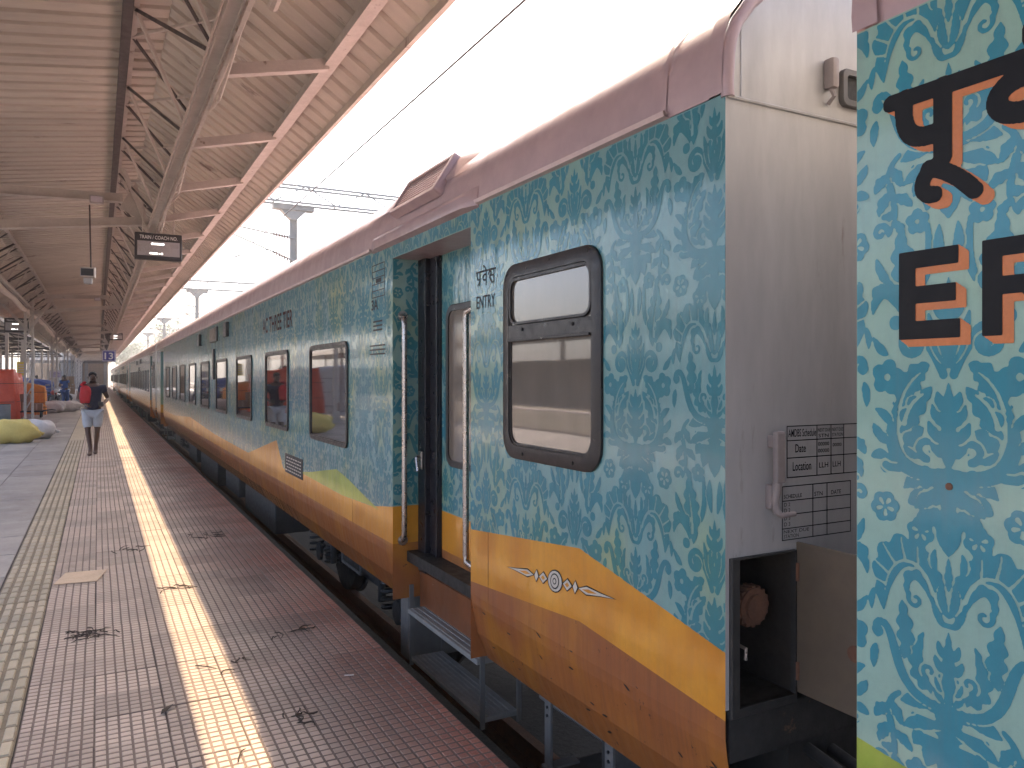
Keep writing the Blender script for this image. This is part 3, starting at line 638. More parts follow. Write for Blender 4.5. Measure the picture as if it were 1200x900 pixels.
# the canopy of the platform's other half
can2 = empty('platform_canopy', (-5, 0, 0)); tag(can2, 'darker corrugated canopy over the goods side of the platform, beyond the columns', 'canopy')
YS2 = list(np.arange(25.2, 98, PITCH*NP)); sheet(-3.5, 4.30, -6.0, 4.75, can2, YS2); sheet(-6.02, 4.72, -8.9, 4.0, can2, YS2)
for x, z in ((-3.7, 4.1), (-6.0, 4.45), (-8.3, 3.95)):
    MB().box(x-.05, x+.05, 25.2, 98, z-.09, z+.06).build('purlin_or_shade_strip', M['dark_steelwork'], can2)
for k in range(9):
    y = 27+k*8.8
    mb = MB(); mb.bar((-3.4, y, 3.85), (-8.8, y, 3.75), .1, .14); mb.bar((-3.4, y, 3.9), (-6, y, 4.45), .08, .08); mb.bar((-8.7, y, 3.85), (-6, y, 4.45), .08, .08)
    for q in range(4): mb.bar((-4.2-q*1.1, y, 3.86), (-4.7-q*1.1, y, 4.25), .05, .05)
    mb.build('cross_beam', M['dark_steelwork'], can2)
    for x in (-3.9, -6.6):
        mb = MB(); mb.box(x-.07, x+.07, y-.07, y+.07, 0, 3.8); mb.box(x-.13, x+.13, y-.13, y+.13, 0, .4); mb.build('column', M['steelwork'], can2)

# ------------------------------------------------------------------ coaches
CY0, CLEN, GAP = 1.835, 26.97, .48; CX = D+1.62
ORANGE = [(1.835, .727), (2.676, .894), (3.73, .79), (4.966, .727), (5.43, .664), (6.2, .64), (7.9, .67), (8.45, .62), (8.81, .90), (10.65, .60), (14, .63), (18, .74), (22, .60), (25.67, .63), (28.81, .60)]
BROWN = [(1.835, .51), (2.676, .593), (3.73, .514), (4.966, .475), (6, .47), (28.81, .47)]
def interp(P, y): return float(np.interp(y, [p[0] for p in P], [p[1] for p in P]))
ROOF = [(0, 2.50), (-.004, 2.54), (.003, 2.64), (.012, 2.69), (.0365, 2.745), (.0917, 2.815), (.20, 2.91), (.40, 3.03), (.75, 3.15), (1.15, 3.225), (1.62, 3.25)]
ROOF = ROOF+[(3.24-x, z) for x, z in ROOF[::-1][1:]]
DOORS = [(3.73, 4.966), (25.67, 26.91)]
def side_wall(parent, ya, yb, orange, brown, mats, name='side_wall', ztop=2.50):
    ys = sorted({ya, yb}|{p[0] for p in orange+brown if ya < p[0] < yb}|set(np.arange(math.ceil(ya), yb, 2.0)))
    mb = MB()
    for a, b in zip(ys, ys[1:]):
        if b-a < 1e-6: continue
        rows = []
        for y in (a, b):
            o, w = interp(orange, y), interp(brown, y)
            rows.append([(D+.10, y, .09), (D+.035, y, .24), (D+.006, y, .40), (D, y, .45), (D, y, w), (D, y, o), (D, y, 1.6), (D, y, ztop)])
        for k in range(7):
            mb.mi = 2 if k < 4 else (1 if k == 4 else 0); mb.add([rows[0][k], rows[1][k], rows[1][k+1], rows[0][k+1]], [(0, 1, 2, 3)])
    return mb.build(name, mats, parent)
def roof_run(mb, ya, yb, grow=0.):
    n = len(ROOF); V = []
    for y in (ya, yb):
        for x, z in ROOF:
            V.append((D+x+(grow*(-1 if x < 1.62 else 1) if abs(x-1.62) > .5 else 0), y, z+(grow if z > 2.7 else 0)))
    mb.add(V, [(i, i+1, n+i+1, n+i) for i in range(n-1)])
def side(u, v, d): return (D-d, u, v)
def window(parent, yc, w, z0, z1, r, gl, hopper=None, fw=.055, bolts=True):
    y0, y1 = yc-w/2, yc+w/2; e = empty('window', (D, yc, z0), parent)
    o, i = rrect(y0, y1, z0, z1, r), rrect(y0+fw, y1-fw, z0+fw, z1-fw, max(.02, r-fw*.6))
    mb = MB(); ring(mb, o, i, side, -.005, .016); i2 = rrect(y0+fw, y1-fw, z0+fw, z1-fw, max(.02, r-fw*.6)); i3 = rrect(y0+fw+.012, y1-fw-.012, z0+fw+.012, z1-fw-.012, max(.015, r-fw*.6-.01)); ring(mb, i2, i3, side, -.005, .010)
    mb.build('window_frame', M['frame'], e, auto=30)
    mb = MB(); plate(mb, rrect(y0+fw*.8, y1-fw*.8, z0+fw*.8, (hopper or z1-fw*.8), max(.02, r-fw*.7)), side, .001, .0045); mb.build('pane', gl, e)
    if hopper:
        mb = MB(); plate(mb, rrect(y0+fw*.8, y1-fw*.8, hopper+.001, z1-fw*.8, max(.02, r-fw*.7)), side, .001, .0042); mb.build('pane', gl, e)
        mb = MB(); mb.cbox(D-.015, D-.0046, y0+fw*.9, y1-fw*.9, hopper-.036, hopper+.036, .003); mb.cbox(D-.024, D-.0152, y0+fw*1.1, y1-fw*1.1, hopper-.042, hopper-.030, .002); mb.build('mullion', M['frame'], e)
        mb = MB(); ring(mb, rrect(y0+fw+.003, y1-fw-.003, hopper+.037, z1-fw-.003, .06), rrect(y0+fw+.018, y1-fw-.018, hopper+.05, z1-fw-.018, .045), side, .004, .0155); mb.build('sash', M['frame'], e, auto=30)
        for yy, zz in ((y0+.2, z0+.028), (y1-.2, z0+.028), (y0+.2, hopper+.012), (y1-.2, hopper+.012)): MB().disc((D-.0155, yy, zz), (-1, 0, 0), .008, .005, 10).build('screw', M['dark'], e)
    return e
def make_door(parent, ya, yb, detail):
    bx = 1.985; e = empty('doorway', (D, ya, .28), parent)
    mats = [M['wrap'], M['orange'], M['brown']]
    for y, nm in ((yb, 'jamb'), (ya, 'jamb')):
        mb = MB()
        for z0, z1, k in ((.10, .475, 2), (.475, .727, 1), (.727, 2.40, 0)): mb.mi = k; mb.add([(D, y, z0), (bx, y, z0), (bx, y, z1), (D, y, z1)], [(0, 1, 2, 3)])
        mb.build(nm, mats, e)
    MB().add([(D, ya, 2.40), (D, yb, 2.40), (bx, yb, 2.40), (bx, ya, 2.40)], [(0, 1, 2, 3)]).build('soffit', M['roof'], e)
    MB().add([(D, ya, 2.40), (D, yb, 2.40), (D, yb, 2.50), (D, ya, 2.50)], [(0, 1, 2, 3)]).build('lintel', M['wrap'], e)
    mb = MB(); mb.cbox(bx-.055, bx+.02, yb-.13, yb-.001, .28, 2.399, .006); mb.cbox(bx-.02, bx+.03, yb-.29, yb-.1305, .28, 2.399, .006); mb.box(bx+.01, bx+.05, yb-.30, yb, .28, 2.399); mb.cbox(bx-.035, bx-.0202, yb-.285, yb-.262, .3, 2.39, .004); mb.build('door_post', M['door_post'], e)
    mb = MB()
    for z0, z1, k in ((.281, .475, 2), (.475, .727, 1), (.727, 2.40, 0)): mb.mi = k; mb.add([(bx, ya, z0), (bx, yb-.291, z0), (bx, yb-.291, z1), (bx, ya, z1)], [(0, 1, 2, 3)])
    leaf = mb.build('door_leaf', mats, e)
    dm = lambda u, v, d: (bx-d, u, v); y0, y1 = yb-.95, yb-.375
    mb = MB(); ring(mb, rrect(y0, y1, 1.03, 2.06, .09), rrect(y0+.04, y1-.04, 1.07, 2.02, .06), dm, 0, .012); mb.build('window_frame', M['frame'], leaf, auto=30)
    mb = MB(); plate(mb, rrect(y0+.03, y1-.03, 1.06, 2.03, .06), dm, .001, .004); mb.build('pane', M['door_glass'], leaf)
    mb = MB(); mb.cbox(bx-.075, bx-.0565, yb-.11, yb-.05, .98, 1.10, .006); mb.tube([(bx-.075, yb-.08, 1.07), (bx-.10, yb-.09, 1.06), (bx-.105, yb-.13, .97)], .012, 8); mb.build('door_handle', M['steel'], e)
    MB().cbox(bx-.060, bx-.0555, yb-.10, yb-.06, 1.62, 1.74, .002).build('lock_plate', M['frame'], e)
    MB().box(D+.19, bx-.0005, ya+.001, yb-.001, .255, .28).build('sill', M['kick'], e)
    mb = MB(); mb.box(D+.195, D+.21, ya+.002, yb-.002, .03, .2545); kp = mb.build('kick_plate', M['kick'], e)
    if detail:
        for y, xo, z0, z1 in ((yb-.075, D+.055, .51, 2.0), (ya+.16, D+.045, .57, 1.97)):
            s = -1 if y > ya+.5 else 1; yw = yb if s < 0 else ya
            P = [(xo+.015, yw, z0-.015), (xo+.008, yw+s*.03, z0-.012), (xo, y-s*.008, z0+.008), (xo, y, z0+.05)]+[(xo, y, z0+.05+(z1-z0-.1)*k/6) for k in range(1, 7)]+[(xo, y-s*.008, z1-.008), (xo+.008, yw+s*.03, z1+.012), (xo+.015, yw, z1+.015)]
            MB().tube(P, .018, 10).build('handrail', M['steel'], e, auto=50)
            for z in (z0-.015, z1+.015): MB().disc((xo+.015, yw+s*.001, z), (0, s, 0), .035, .006, 14).build('rail_flange', M['steel'], e)
    # step ladder
    st_ = empty('step_ladder', (D+.1, ya, 0), parent); y0, y1 = ya+.10, yb-.06
    for z, x0, x1 in ((.045, D+.085, D+.36), (-.28, D+.11, D+.34)):
        mb = MB(); mb.cbox(x0, x1, y0, y1, z-.03, z, .004)
        for q in range(6): mb.box(x0+.02+q*(x1-x0)/7, x0+.034+q*(x1-x0)/7, y0+.02, y1-.02, z+.0002, z+.005)
        mb.build('tread', M['tread'], st_)
    for y in (y0-.012, y1+.002):
        for x in (D+.10, D+.33): MB().box(x, x+.028, y, y+.01, -.34, .20).build('hanger', M['plate_grey'], st_)
    # rain hood over the door
    mb = MB(); V = []
    prof = [(.0, 2.485), (-.05, 2.497), (-.058, 2.55), (-.045, 2.565), (.0, 2.60)]
    for y, f in ((ya-.10, .15), (ya+.02, 1), (yb+.25, 1), (yb+.42, .15)): V += [(D+x*f, y, z) for x, z in prof]
    n = len(prof); mb.add(V, [(a*n+i, a*n+i+1, (a+1)*n+i+1, (a+1)*n+i) for a in range(3) for i in range(n-1)]+[tuple(range(n)), tuple(range(3*n, 4*n))]); mb.build('rain_hood', M['roof'], parent, auto=40)
M['door_glass'] = glass_mat('door_window_glass', (.17, .14, .115), .08, 1.6)
M['kick'] = paint('kick_plate_paint', [(.24, .085, .035), (.19, .07, .03)], 3, .45, (.2, .1, .07), chips=((.62, .56, .5), .66))

def bogie(parent, yc):
    b = empty('bogie', (CX, yc, -.8), parent)
    for sx in (-1, 1):
        mb = MB(); x = CX+sx*1.05
        P = [(-1.75, .0), (-1.6, .12), (-.75, .12), (-.55, -.06), (.55, -.06), (.75, .12), (1.6, .12), (1.75, 0), (1.6, -.06), (.8, -.06), (.6, -.22), (-.6, -.22), (-.8, -.06), (-1.6, -.06)]
        n = len(P); mb.add([(x-.06, yc+p[0], -.1+p[1]) for p in P]+[(x+.06, yc+p[0], -.1+p[1]) for p in P], [tuple(range(n)), tuple(range(n, 2*n))]+[(k, (k+1) % n, n+(k+1) % n, n+k) for k in range(n)]); mb.build('bogie_frame', M['dirty_grey'], b)
        for dy in (-1.28, 1.28):
            mb = MB(); mb.disc((CX+sx*.78, yc+dy, -.345), (sx, 0, 0), .455, .12, 40); mb.disc((CX+sx*.775, yc+dy, -.345), (-sx, 0, 0), .49, .03, 40); mb.disc((CX+sx*.90, yc+dy, -.345), (sx, 0, 0), .16, .05, 24); mb.build('wheel', M['dirty_grey'], b, auto=40)
            mb = MB(); mb.cbox(CX+sx*1.0-.09, CX+sx*1.0+.17*max(0, 1), yc+dy-.14, yc+dy+.14, -.47, -.2, .02); mb.disc((CX+sx*1.17, yc+dy, -.345), (sx, 0, 0), .10, .03, 18); mb.build('axle_box', M['dirty_grey'], b)
            for q in (-.33, .33):
                mb = MB(); mb.tube([(CX+sx*1.12+.085*math.cos(a), yc+dy+q+.085*math.sin(a), -.42+.02*a/1.0*.55) for a in np.arange(0, 30, .45)], .017, 5); mb.build('spring', M['dark'], b)
            MB().tube([(CX+sx*1.16, yc+dy*.62, .05), (CX+sx*1.16, yc+dy*.62, -.38)], .035, 10).build('damper', M['dirty_grey'], b)
        mb = MB(); mb.tube([(CX+sx*1.2, yc-.35, .12), (CX+sx*1.2, yc-.3, -.25), (CX+sx*1.2, yc+.3, -.25), (CX+sx*1.2, yc+.35, .12)], .014, 6); mb.build('brake_pipe', M['plate_grey'], b)
        mb = MB(); mb.disc((CX+sx*1.0, yc, -.05), (0, 0, 1), .2, .3, 20); mb.build('air_spring', M['rubber'], b, auto=40)
    MB().box(CX-1.0, CX+1.0, yc-.3, yc+.3, -.15, .08).build('bolster', M['dirty_grey'], b)
    for dy in (-1.28, 1.28): MB().tube([(CX-.9, yc+dy, -.345), (CX+.9, yc+dy, -.345)], .08, 12).build('axle', M['dirty_grey'], b)

coach = empty('train_coach', (CX, CY0, -.8))
tag(coach, 'teal damask coach with orange skirt, large black hopper window and open silver end', 'train coach', 'coaches of the standing train')
WMATS = [M['wrap'], M['orange'], M['brown']]; CY1 = CY0+CLEN
segs = [(CY0, DOORS[0][0]), (DOORS[0][1], DOORS[1][0]), (DOORS[1][1], CY1)]
for a, b in segs: side_wall(coach, a, b, ORANGE, BROWN, WMATS)
mb = MB(); mb.box(D+3.235, D+3.24, CY0, CY1, .09, 2.5); mb.build('side_wall', M['wrap_far'], coach)
for a, b in DOORS: make_door(coach, a, b, a < 10)
mb = MB(); roof_run(mb, CY0+.285, CY1-.28); mb.build('roof', M['roof'], coach, auto=25)
mb = MB(); roof_run(mb, CY0+.07, CY0+.29, .004); mb.build('roof_end_panel', M['roof'], coach, auto=25)
mb = MB(); roof_run(mb, CY1-.285, CY1-.002, .004); mb.build('roof_end_panel', M['roof'], coach, auto=25)
mb = MB(); roof_run(mb, CY0+.275, CY0+.30, .009); mb.build('roof_seam', M['roof'], coach, auto=25)
mb = MB(); roof_run(mb, CY0+.001, CY0+.072, .012); mb.tube([(D+x+(.012 if x < 1.62 else -.012), CY0+.002, z-.010) for x, z in ROOF], .022, 10); mb.build('end_rim', M['roof'], coach, auto=40)
for yy in (6.1, 7.6): 
    mb = MB(); roof_run(mb, yy, yy+.02, .006); mb.build('roof_seam', M['roof'], coach, auto=25)
# rain gutter
for a, b in ((CY0+.27, DOORS[0][0]-.10), (DOORS[0][1]+.42, DOORS[1][0]-.1), (DOORS[1][1]+.42, CY1-.05)):
    mb = MB(); prof = [(.002, 2.500), (-.026, 2.503), (-.032, 2.520), (-.024, 2.523), (-.010, 2.512), (-.001, 2.514)]; V = [(D+x, y, z) for y in (a, b) for x, z in prof]; n = len(prof)
    mb.add(V, [(i, i+1, n+i+1, n+i) for i in range(n-1)]); mb.build('rain_gutter', M['gutter'], coach)
# grille on the roof shoulder above the door
g = empty('roof_grille', (D+.06, 4.5, 2.75), coach)
gm = lambda u, v, d: (D-.018+(v-2.68)*.62-d*.85, u, v+d*.5)
mb = MB(); ring(mb, rrect(4.12, 4.90, 2.665, 2.90, .02, 2), rrect(4.16, 4.86, 2.69, 2.875, .01, 2), gm, -.03, .035); mb.build('grille_frame', M['roof'], g)
mb = MB(); plate(mb, [(4.15, 2.68), (4.87, 2.68), (4.87, 2.885), (4.15, 2.885)], gm, -.02, .004); mb.build('grille_back', M['dark'], g)
for k in range(8):
    z = 2.70+k*.0215; mb = MB(); plate(mb, [(4.162, z), (4.858, z), (4.858, z+.011), (4.162, z+.011)], gm, .0045, .024); mb.build('louvre', M['roof'], g)
mb = MB(); V = []
for y, f in ((3.9, 0), (4.1, 1), (4.95, 1), (5.5, 0)):
    V += [(D+x, y, z) for x, z in ((.03, 2.735), (.02+.06*(1-f), 2.72+.03), (.10, 2.82+.05*f), (.22, 2.925+.06*f), (.5, 3.06+.02*f))]
mb.add(V, [(a*5+i, a*5+i+1, (a+1)*5+i+1, (a+1)*5+i) for a in range(3) for i in range(4)]); mb.build('roof_hump', M['roof'], coach, smooth=True)
for k in range(0):
    y = 9.5+k*6.4; mb = MB(); mb.cbox(CX-.9, CX+.9, y, y+1.9, 3.15, 3.36, .05); mb.build('roof_unit', M['roof'], coach)
# windows
window(coach, 2.92, .83, 1.215, 2.135, .11, M['frosted'], hopper=1.81, fw=.062)
for k in range(9): window(coach, 6.63+2.17*k, 1.24, 1.03, 1.89, .07, M['glass'], fw=.035)
# boards and small boxes on the side
e = empty('destination_board', (D, 13.9, 2.1), coach); MB().cbox(D-.03, D+.001, 13.55, 14.45, 2.20, 2.44, .008).build('board_frame', M['frame'], e); MB().box(D-.0335, D-.0305, 13.72, 14.38, 2.225, 2.415).build('display', M['amber'] if 'amber' in M else M['flap'], e)
for y, z0, z1 in ((12.35, 2.22, 2.44), (15.9, 2.2, 2.42)): MB().cbox(D-.05, D+.001, y, y+.3, z0, z1, .01).build('marker_box', M['frame'], coach)
MB().cbox(D-.03, D+.001, 13.95, 14.12, 1.56, 2.08, .01).build('marker_box', M['frame'], coach)
MB().box(D-.004, D+.001, 7.55, 8.35, .60, .80).build('notice_plate', M['dirty_grey'], coach)
mb = MB()
for r in range(5):
    y = 7.62
    while y < 8.25: l = random.uniform(.03, .09); mb.box(D-.0055, D-.0042, y, y+l, .625+r*.033, .637+r*.033); y += l+.03
mb.build('notice_print', M['ornament_white'], coach)
# green hill and arrow ornament in the livery
mb = MB(); mb.add([(D-.0022, y, z) for y, z in ((5.25, .662), (5.6, .72), (6.0, .79), (6.35, .835), (6.7, .79), (7.2, .72), (7.7, .668), (6.2, .642), (5.43, .666))], [tuple(range(9))]); mb.build('green_hill_print', M['green'], coach)
OA = Vector((D-.004, 3.215, .665)); OB = Vector((D-.004, 2.43, .737)); # ends of the ornament
ya_, za_ = 3.30, .682; yb_, zb_ = 2.43, .748
def orn(t, s): return (ya_+(yb_-ya_)*t-(zb_-za_)*s, za_+(zb_-za_)*t+(yb_-ya_)*s*-1.0)
def orn_shape(P, nm, m, d):
    mb = MB(); mb.add([(D-d, *orn(t, s)) for t, s in P], [tuple(range(len(P)))]); mb.build(nm, m, coach)
for grow, m, d in ((.0065, M['ink'], .0022), (0, M['ornament_white'], .0034)):
    g2 = grow*1.6
    for f in (1, -1):
        T = lambda t: t if f > 0 else 1-t
        orn_shape([(T(.0-g2*1.8), 0), (T(.10), .006+grow*.6), (T(.22), .018+grow), (T(.285+g2), 0), (T(.22), -.018-grow), (T(.10), -.006-grow*.6)], 'arrow_ornament', m, d)
        orn_shape([(T(.295-g2), 0), (T(.315), .03+grow), (T(.335+g2), 0), (T(.315), -.03-grow)], 'arrow_ornament', m, d+.0002)
        orn_shape([(T(.345-g2), 0), (T(.385), .028+grow), (T(.425+g2), 0), (T(.385), -.028-grow)], 'arrow_ornament', m, d+.0003)
    orn_shape([(.5+(.065+grow)*math.cos(a), (.052+grow)*math.sin(a)) for a in np.arange(0, 6.28, .4)], 'arrow_ornament', m, d+.0004)
for f in (0, 1):
    T = lambda t: t if f == 0 else 1-t
    orn_shape([(T(.13), 0), (T(.20), .009), (T(.255), 0), (T(.20), -.009)], 'arrow_ornament', M['orange'], .0046); orn_shape([(T(.365), 0), (T(.385), .013), (T(.405), 0), (T(.385), -.013)], 'arrow_ornament', M['orange'], .0046)
for r0, m, d in ((.040, M['ink'], .0048), (.033, M['ornament_white'], .0052), (.017, M['ink'], .0056), (.011, M['ornament_white'], .006)):
    orn_shape([(.5+r0*1.05*math.cos(a), r0*math.sin(a)) for a in np.arange(0, 6.28, .3)], 'arrow_ornament', m, d)
for a, b in ((3.52, 3.523), (5.9, 5.904), (12.0, 12.006)): MB().box(D-.0016, D+.001, a, b, .45, interp(ORANGE, a)).build('panel_seam', M['brown'], coach)
# the damask print on the side
def rect_out(U, W, u0, u1, w0, w1): return np.maximum(np.maximum(u0-U, U-u1), np.maximum(w0-W, W-w1))
def print_zone(ya, yb, step, z0=.55, z1=2.497):
    us = np.arange(ya+.001, yb, step); ws = np.arange(z0, z1+step, step); U, W = np.meshgrid(us, ws); V = damask(U, W, 2.298, .606)
    cl = lambda d: np.clip(d/step, -.5, .5)
    V = np.minimum(V, cl(W-np.interp(U, [p[0] for p in ORANGE], [p[1] for p in ORANGE]))); V = np.minimum(V, cl(2.494-W)); V = np.minimum(V, cl(rect_out(U, W, 2.55, 3.29, 1.25, 2.10)))
    for k in range(9):
        yc = 6.63+2.17*k
        if ya-1 < yc < yb+1: V = np.minimum(V, cl(rect_out(U, W, yc-.6, yc+.6, 1.05, 1.87)))
    o = field_mesh('damask_print', V, us, ws, lambda u, v: (np.full_like(u, D-.0012), u, v), M['print'], coach); o['kind'] = 'stuff'
print_zone(CY0, DOORS[0][0]-.001, .004); print_zone(DOORS[0][1], 9.0, .006); print_zone(9.0, 16.0, .010); print_zone(16, DOORS[1][0], .016)
print_zone(DOORS[0][0]+.002, DOORS[0][1], .005, 2.405, 2.495)
us = np.arange(D+.003, 1.93, .004); ws = np.arange(.735, 2.398, .004); U, W = np.meshgrid(us, ws)
o = field_mesh('damask_print', damask(U, W, 1.62, .2), us, ws, lambda u, v: (u, np.full_like(u, DOORS[0][1]-.0012), v), M['print'], coach); o['kind'] = 'stuff'
us = np.arange(3.74, DOORS[0][1]-.292, .004); ws = np.arange(.735, 2.398, .004); U, W = np.meshgrid(us, ws); V = np.minimum(damask(U, W, 4.2, .5), np.clip(rect_out(U, W, 4.03, 4.58, 1.05, 2.04)/.004, -.5, .5))
o = field_mesh('damask_print', V, us, ws, lambda u, v: (np.full_like(u, 1.985-.0012), u, v), M['print'], coach); o['kind'] = 'stuff'
# lettering on the side (reads towards smaller y)
def side_txt(y, z, d=.0024): return lambda u, v: (D-d, y-u, z+v)
text('lettering', 'ENTRY', .008, 0, 0, .066, .215, side_txt(3.655, 1.955), M['ink'], coach)
text('lettering', 'AC THREE TIER', .016, 0, 0, .185, 1.62, side_txt(9.62, 2.115), M['maroon'], coach)
text('lettering', '3A', .02, 0, 0, .075, .15, side_txt(5.42, 2.08), M['ink'], coach)
R = Raster(0, .24, -.03, .11, .0015); hw = .0045                 # the Hindi word for entry
R.stroke([(0, .07), (.225, .07)], hw)
R.stroke([(.045, .07), (.045, .0)], hw); R.stroke(bez([(.012, .07), (.008, .028), (.028, .028), (.045, .034)]), hw); R.stroke([(.040, .018), (.018, .002)], .0035)
R.stroke([(.118, .07), (.118, .0)], hw); R.stroke(bez([(.118, .05), (.07, .062), (.066, .012), (.118, .026)]), hw); R.stroke(bez([(.118, .072), (.105, .095), (.085, .098)]), .004)
R.stroke([(.205, .07), (.205, .0)], hw); R.stroke(bez([(.145, .05), (.165, .075), (.185, .055), (.165, .04), ][:4]), hw); R.stroke(bez([(.165, .042), (.15, .035), (.165, .02), (.188, .002)]), hw); R.stroke([(.168, .04), (.205, .04)], .0035)
f_ = side_txt(3.655, 2.075, .0024); raster_letters('lettering', R, lambda u, v: (np.full_like(u, D-.0024), 3.66-u, 2.075+v), M['ink'], coach)
# small framed notices by the door
mb = MB()
for z0, z1 in ((2.17, 2.40),):
    for z in np.linspace(z0, z1, 6): mb.box(D-.0024, D-.0016, 5.13, 5.40, z-.003, z+.003)
    for y in (5.13, 5.40): mb.box(D-.0026, D-.0017, y-.003, y+.003, z0, z1)
    mb.box(D-.0024, D-.0016, 5.2, 5.32, 2.27, 2.30)
mb.build('notice_print', M['ink'], coach); mb = MB()
for z in (1.93, 1.96, 1.99): mb.box(D-.0024, D-.0016, 5.18, 5.38, z, z+.012)
for z in (1.76, 1.79, 1.82): mb.box(D-.0024, D-.0016, 5.12, 5.46, z, z+.010)
mb.build('notice_print', M['ink'], coach)
# end wall facing the gap, with an open connector box
EY = CY0; bxo = (1.80, 2.055, .543, 1.02)
prof = [(D+x, z) for x, z in ROOF]
mb = MB(); up = [(D, 1.02)]+[(x, z) for x, z in prof]+[(D+3.24, 1.02)]
mb.add([(x, EY, z) for x, z in up], [tuple(range(len(up)))])
mb.add([(D, EY, .543), (1.80, EY, .543), (1.80, EY, 1.02), (D, EY, 1.02)], [(0, 1, 2, 3)])
mb.add([(2.055, EY, .543), (D+3.24, EY, .543), (D+3.24, EY, 1.02), (2.055, EY, 1.02)], [(0, 1, 2, 3)])
mb.build('end_wall', M['silver'], coach)
mb = MB(); mb.add([(x, CY1, z) for x, z in [(D+.1, .09), (D, .45)]+prof+[(D+3.24, .45), (D+3.14, .09)]], [tuple(range(len(prof)+4))]); mb.build('end_wall', M['silver'], coach)
mb = MB(); x0, x1, z0, z1 = bxo; dy = .34
mb.add([(x0, EY, z0), (x1, EY, z0), (x1, EY, z1), (x0, EY, z1), (x0, EY+dy, z0), (x1, EY+dy, z0), (x1, EY+dy, z1), (x0, EY+dy, z1)], [(0, 1, 5, 4), (1, 2, 6, 5), (2, 3, 7, 6), (3, 0, 4, 7), (4, 5, 6, 7)]); mb.build('connector_box', M['box_inside'], coach)
mb = MB(); ring(mb, [(x0-.035, z0-.03), (x1+.002, z0-.03), (x1+.002, z1+.004), (x0-.035, z1+.004)], [(x0, z0), (x1-.004, z0), (x1-.004, z1-.002), (x0, z1-.002)], lambda u, v, d: (u, EY-d, v), -.01, .012); mb.build('box_rim', M['dirty_grey'], coach)
c_ = empty('connector_cap', (1.915, EY+.2, .80), coach)
mb = MB(); P = []
mb.disc((1.928, EY+.10, .835), (0, -1, 0), .062, .05, 28); mb.disc((1.928, EY+.05, .835), (0, -1, 0), .042, .012, 24); mb.build('cap', M['cap'] if 'cap' in M else M['rust'], c_, auto=40)
for k in range(16):
    a = k*math.pi/8; MB().cbox(1.928+.062*math.cos(a)-.008, 1.928+.062*math.cos(a)+.008, EY+.055, EY+.098, .835+.062*math.sin(a)-.008, .835+.062*math.sin(a)+.008, .002).build('cap_rib', M['rust'], c_)
MB().tube([(1.928, EY+.33, .835), (1.928, EY+.101, .835)], .05, 16).build('socket', M['dark'], c_)
MB().tube([(1.815, EY+.03, .74), (1.818, EY-.02, .735), (1.816, EY-.02, .70)], .006, 6).build('latch', M['steel'], coach)
fl = empty('box_flap', (x1, EY, z0), coach)
mb = MB(); mb.cbox(x1+.004, x1+.016, EY-.32, EY-.006, z0+.005, z1+.03, .003); mb.build('flap_panel', M['flap'], fl)
for z in (.62, .95): MB().tube([(x1+.004, EY-.012, z-.03), (x1+.004, EY-.012, z+.03)], .008, 8).build('hinge', M['rust'], fl)
MB().disc((x1+.004, EY-.235, .745), (-1, 0, 0), .026, .004, 14).build('latch_hole', M['rust'], fl)
# end sill and underframe end
mb = MB(); mb.cbox(D+.03, D+3.2, EY+.012, EY+.3, .36, .512, .006); mb.box(D+.3, D+2.9, EY+.02, EY+.4, .05, .3595); mb.build('end_sill', M['dirty_grey'], coach)
MB().box(CX-.25, CX+.25, EY-.24, EY+.4, -.05, .35).build('coupler', M['dark'], coach)
# seams, lamp, vent, lifting handle on the end wall
mb = MB(); mb.tube([(D+.005, EY-.003, 2.49), (D+3.2, EY-.003, 2.49)], .006, 6); mb.tube([(1.815, EY-.001, 2.50), (1.815, EY-.001, 2.78)], .003, 5); mb.build('weld_seam', M['silver'], coach)
mb = MB(); mb.cbox(2.195, 2.228, EY-.045, EY, 2.585, 2.69, .012); mb.tube([(2.212, EY-.02, 2.59), (2.216, EY-.03, 2.56), (2.216, EY-.006, 2.54)], .008, 6); mb.build('lamp_bracket', M['handle'], coach, auto=40)
mb = MB(); ring(mb, rrect(2.275, 2.42, 2.545, 2.675, .025), rrect(2.297, 2.40, 2.567, 2.653, .015), lambda u, v, d: (u, EY-d, v), 0, .02); mb.build('vent_frame', M['plate_grey'], coach, auto=40); MB().box(2.29, 2.41, EY-.006, EY-.001, 2.56, 2.66).build('vent_glass', M['dark'], coach)
h_ = empty('end_handle', (1.945, EY, 1.16), coach)
mb = MB(); mb.cbox(1.925, 1.965, EY-.05, EY-.028, 1.255, 1.425, .008); mb.cbox(1.932, 1.957, EY-.028, EY, 1.37, 1.41, .004); mb.build('handle_plate', M['handle'], h_)
mb = MB(); mb.tube([(1.942, EY-.035, 1.26), (1.936, EY-.03, 1.20), (1.936, EY-.035, 1.165), (1.95, EY-.045, 1.152), (2.0, EY-.055, 1.155)], [.016, .014, .012, .010, .008], 8); mb.cbox(1.922, 1.95, EY-.026, EY, 1.17, 1.25, .005); mb.build('handle_hook', M['handle'], h_, auto=50)
for xx, zz in ((2.14, .33), (2.26, .30)):
    MB().tube([(xx, EY+.02, zz), (xx, EY-.10, zz-.02), (xx+.01, EY-.16, zz-.18), (xx+.02, EY-.20, zz-.34), (xx+.02, EY-.30, zz-.38)], .022, 8).build('brake_hose', M['rubber'], coach, smooth=True)
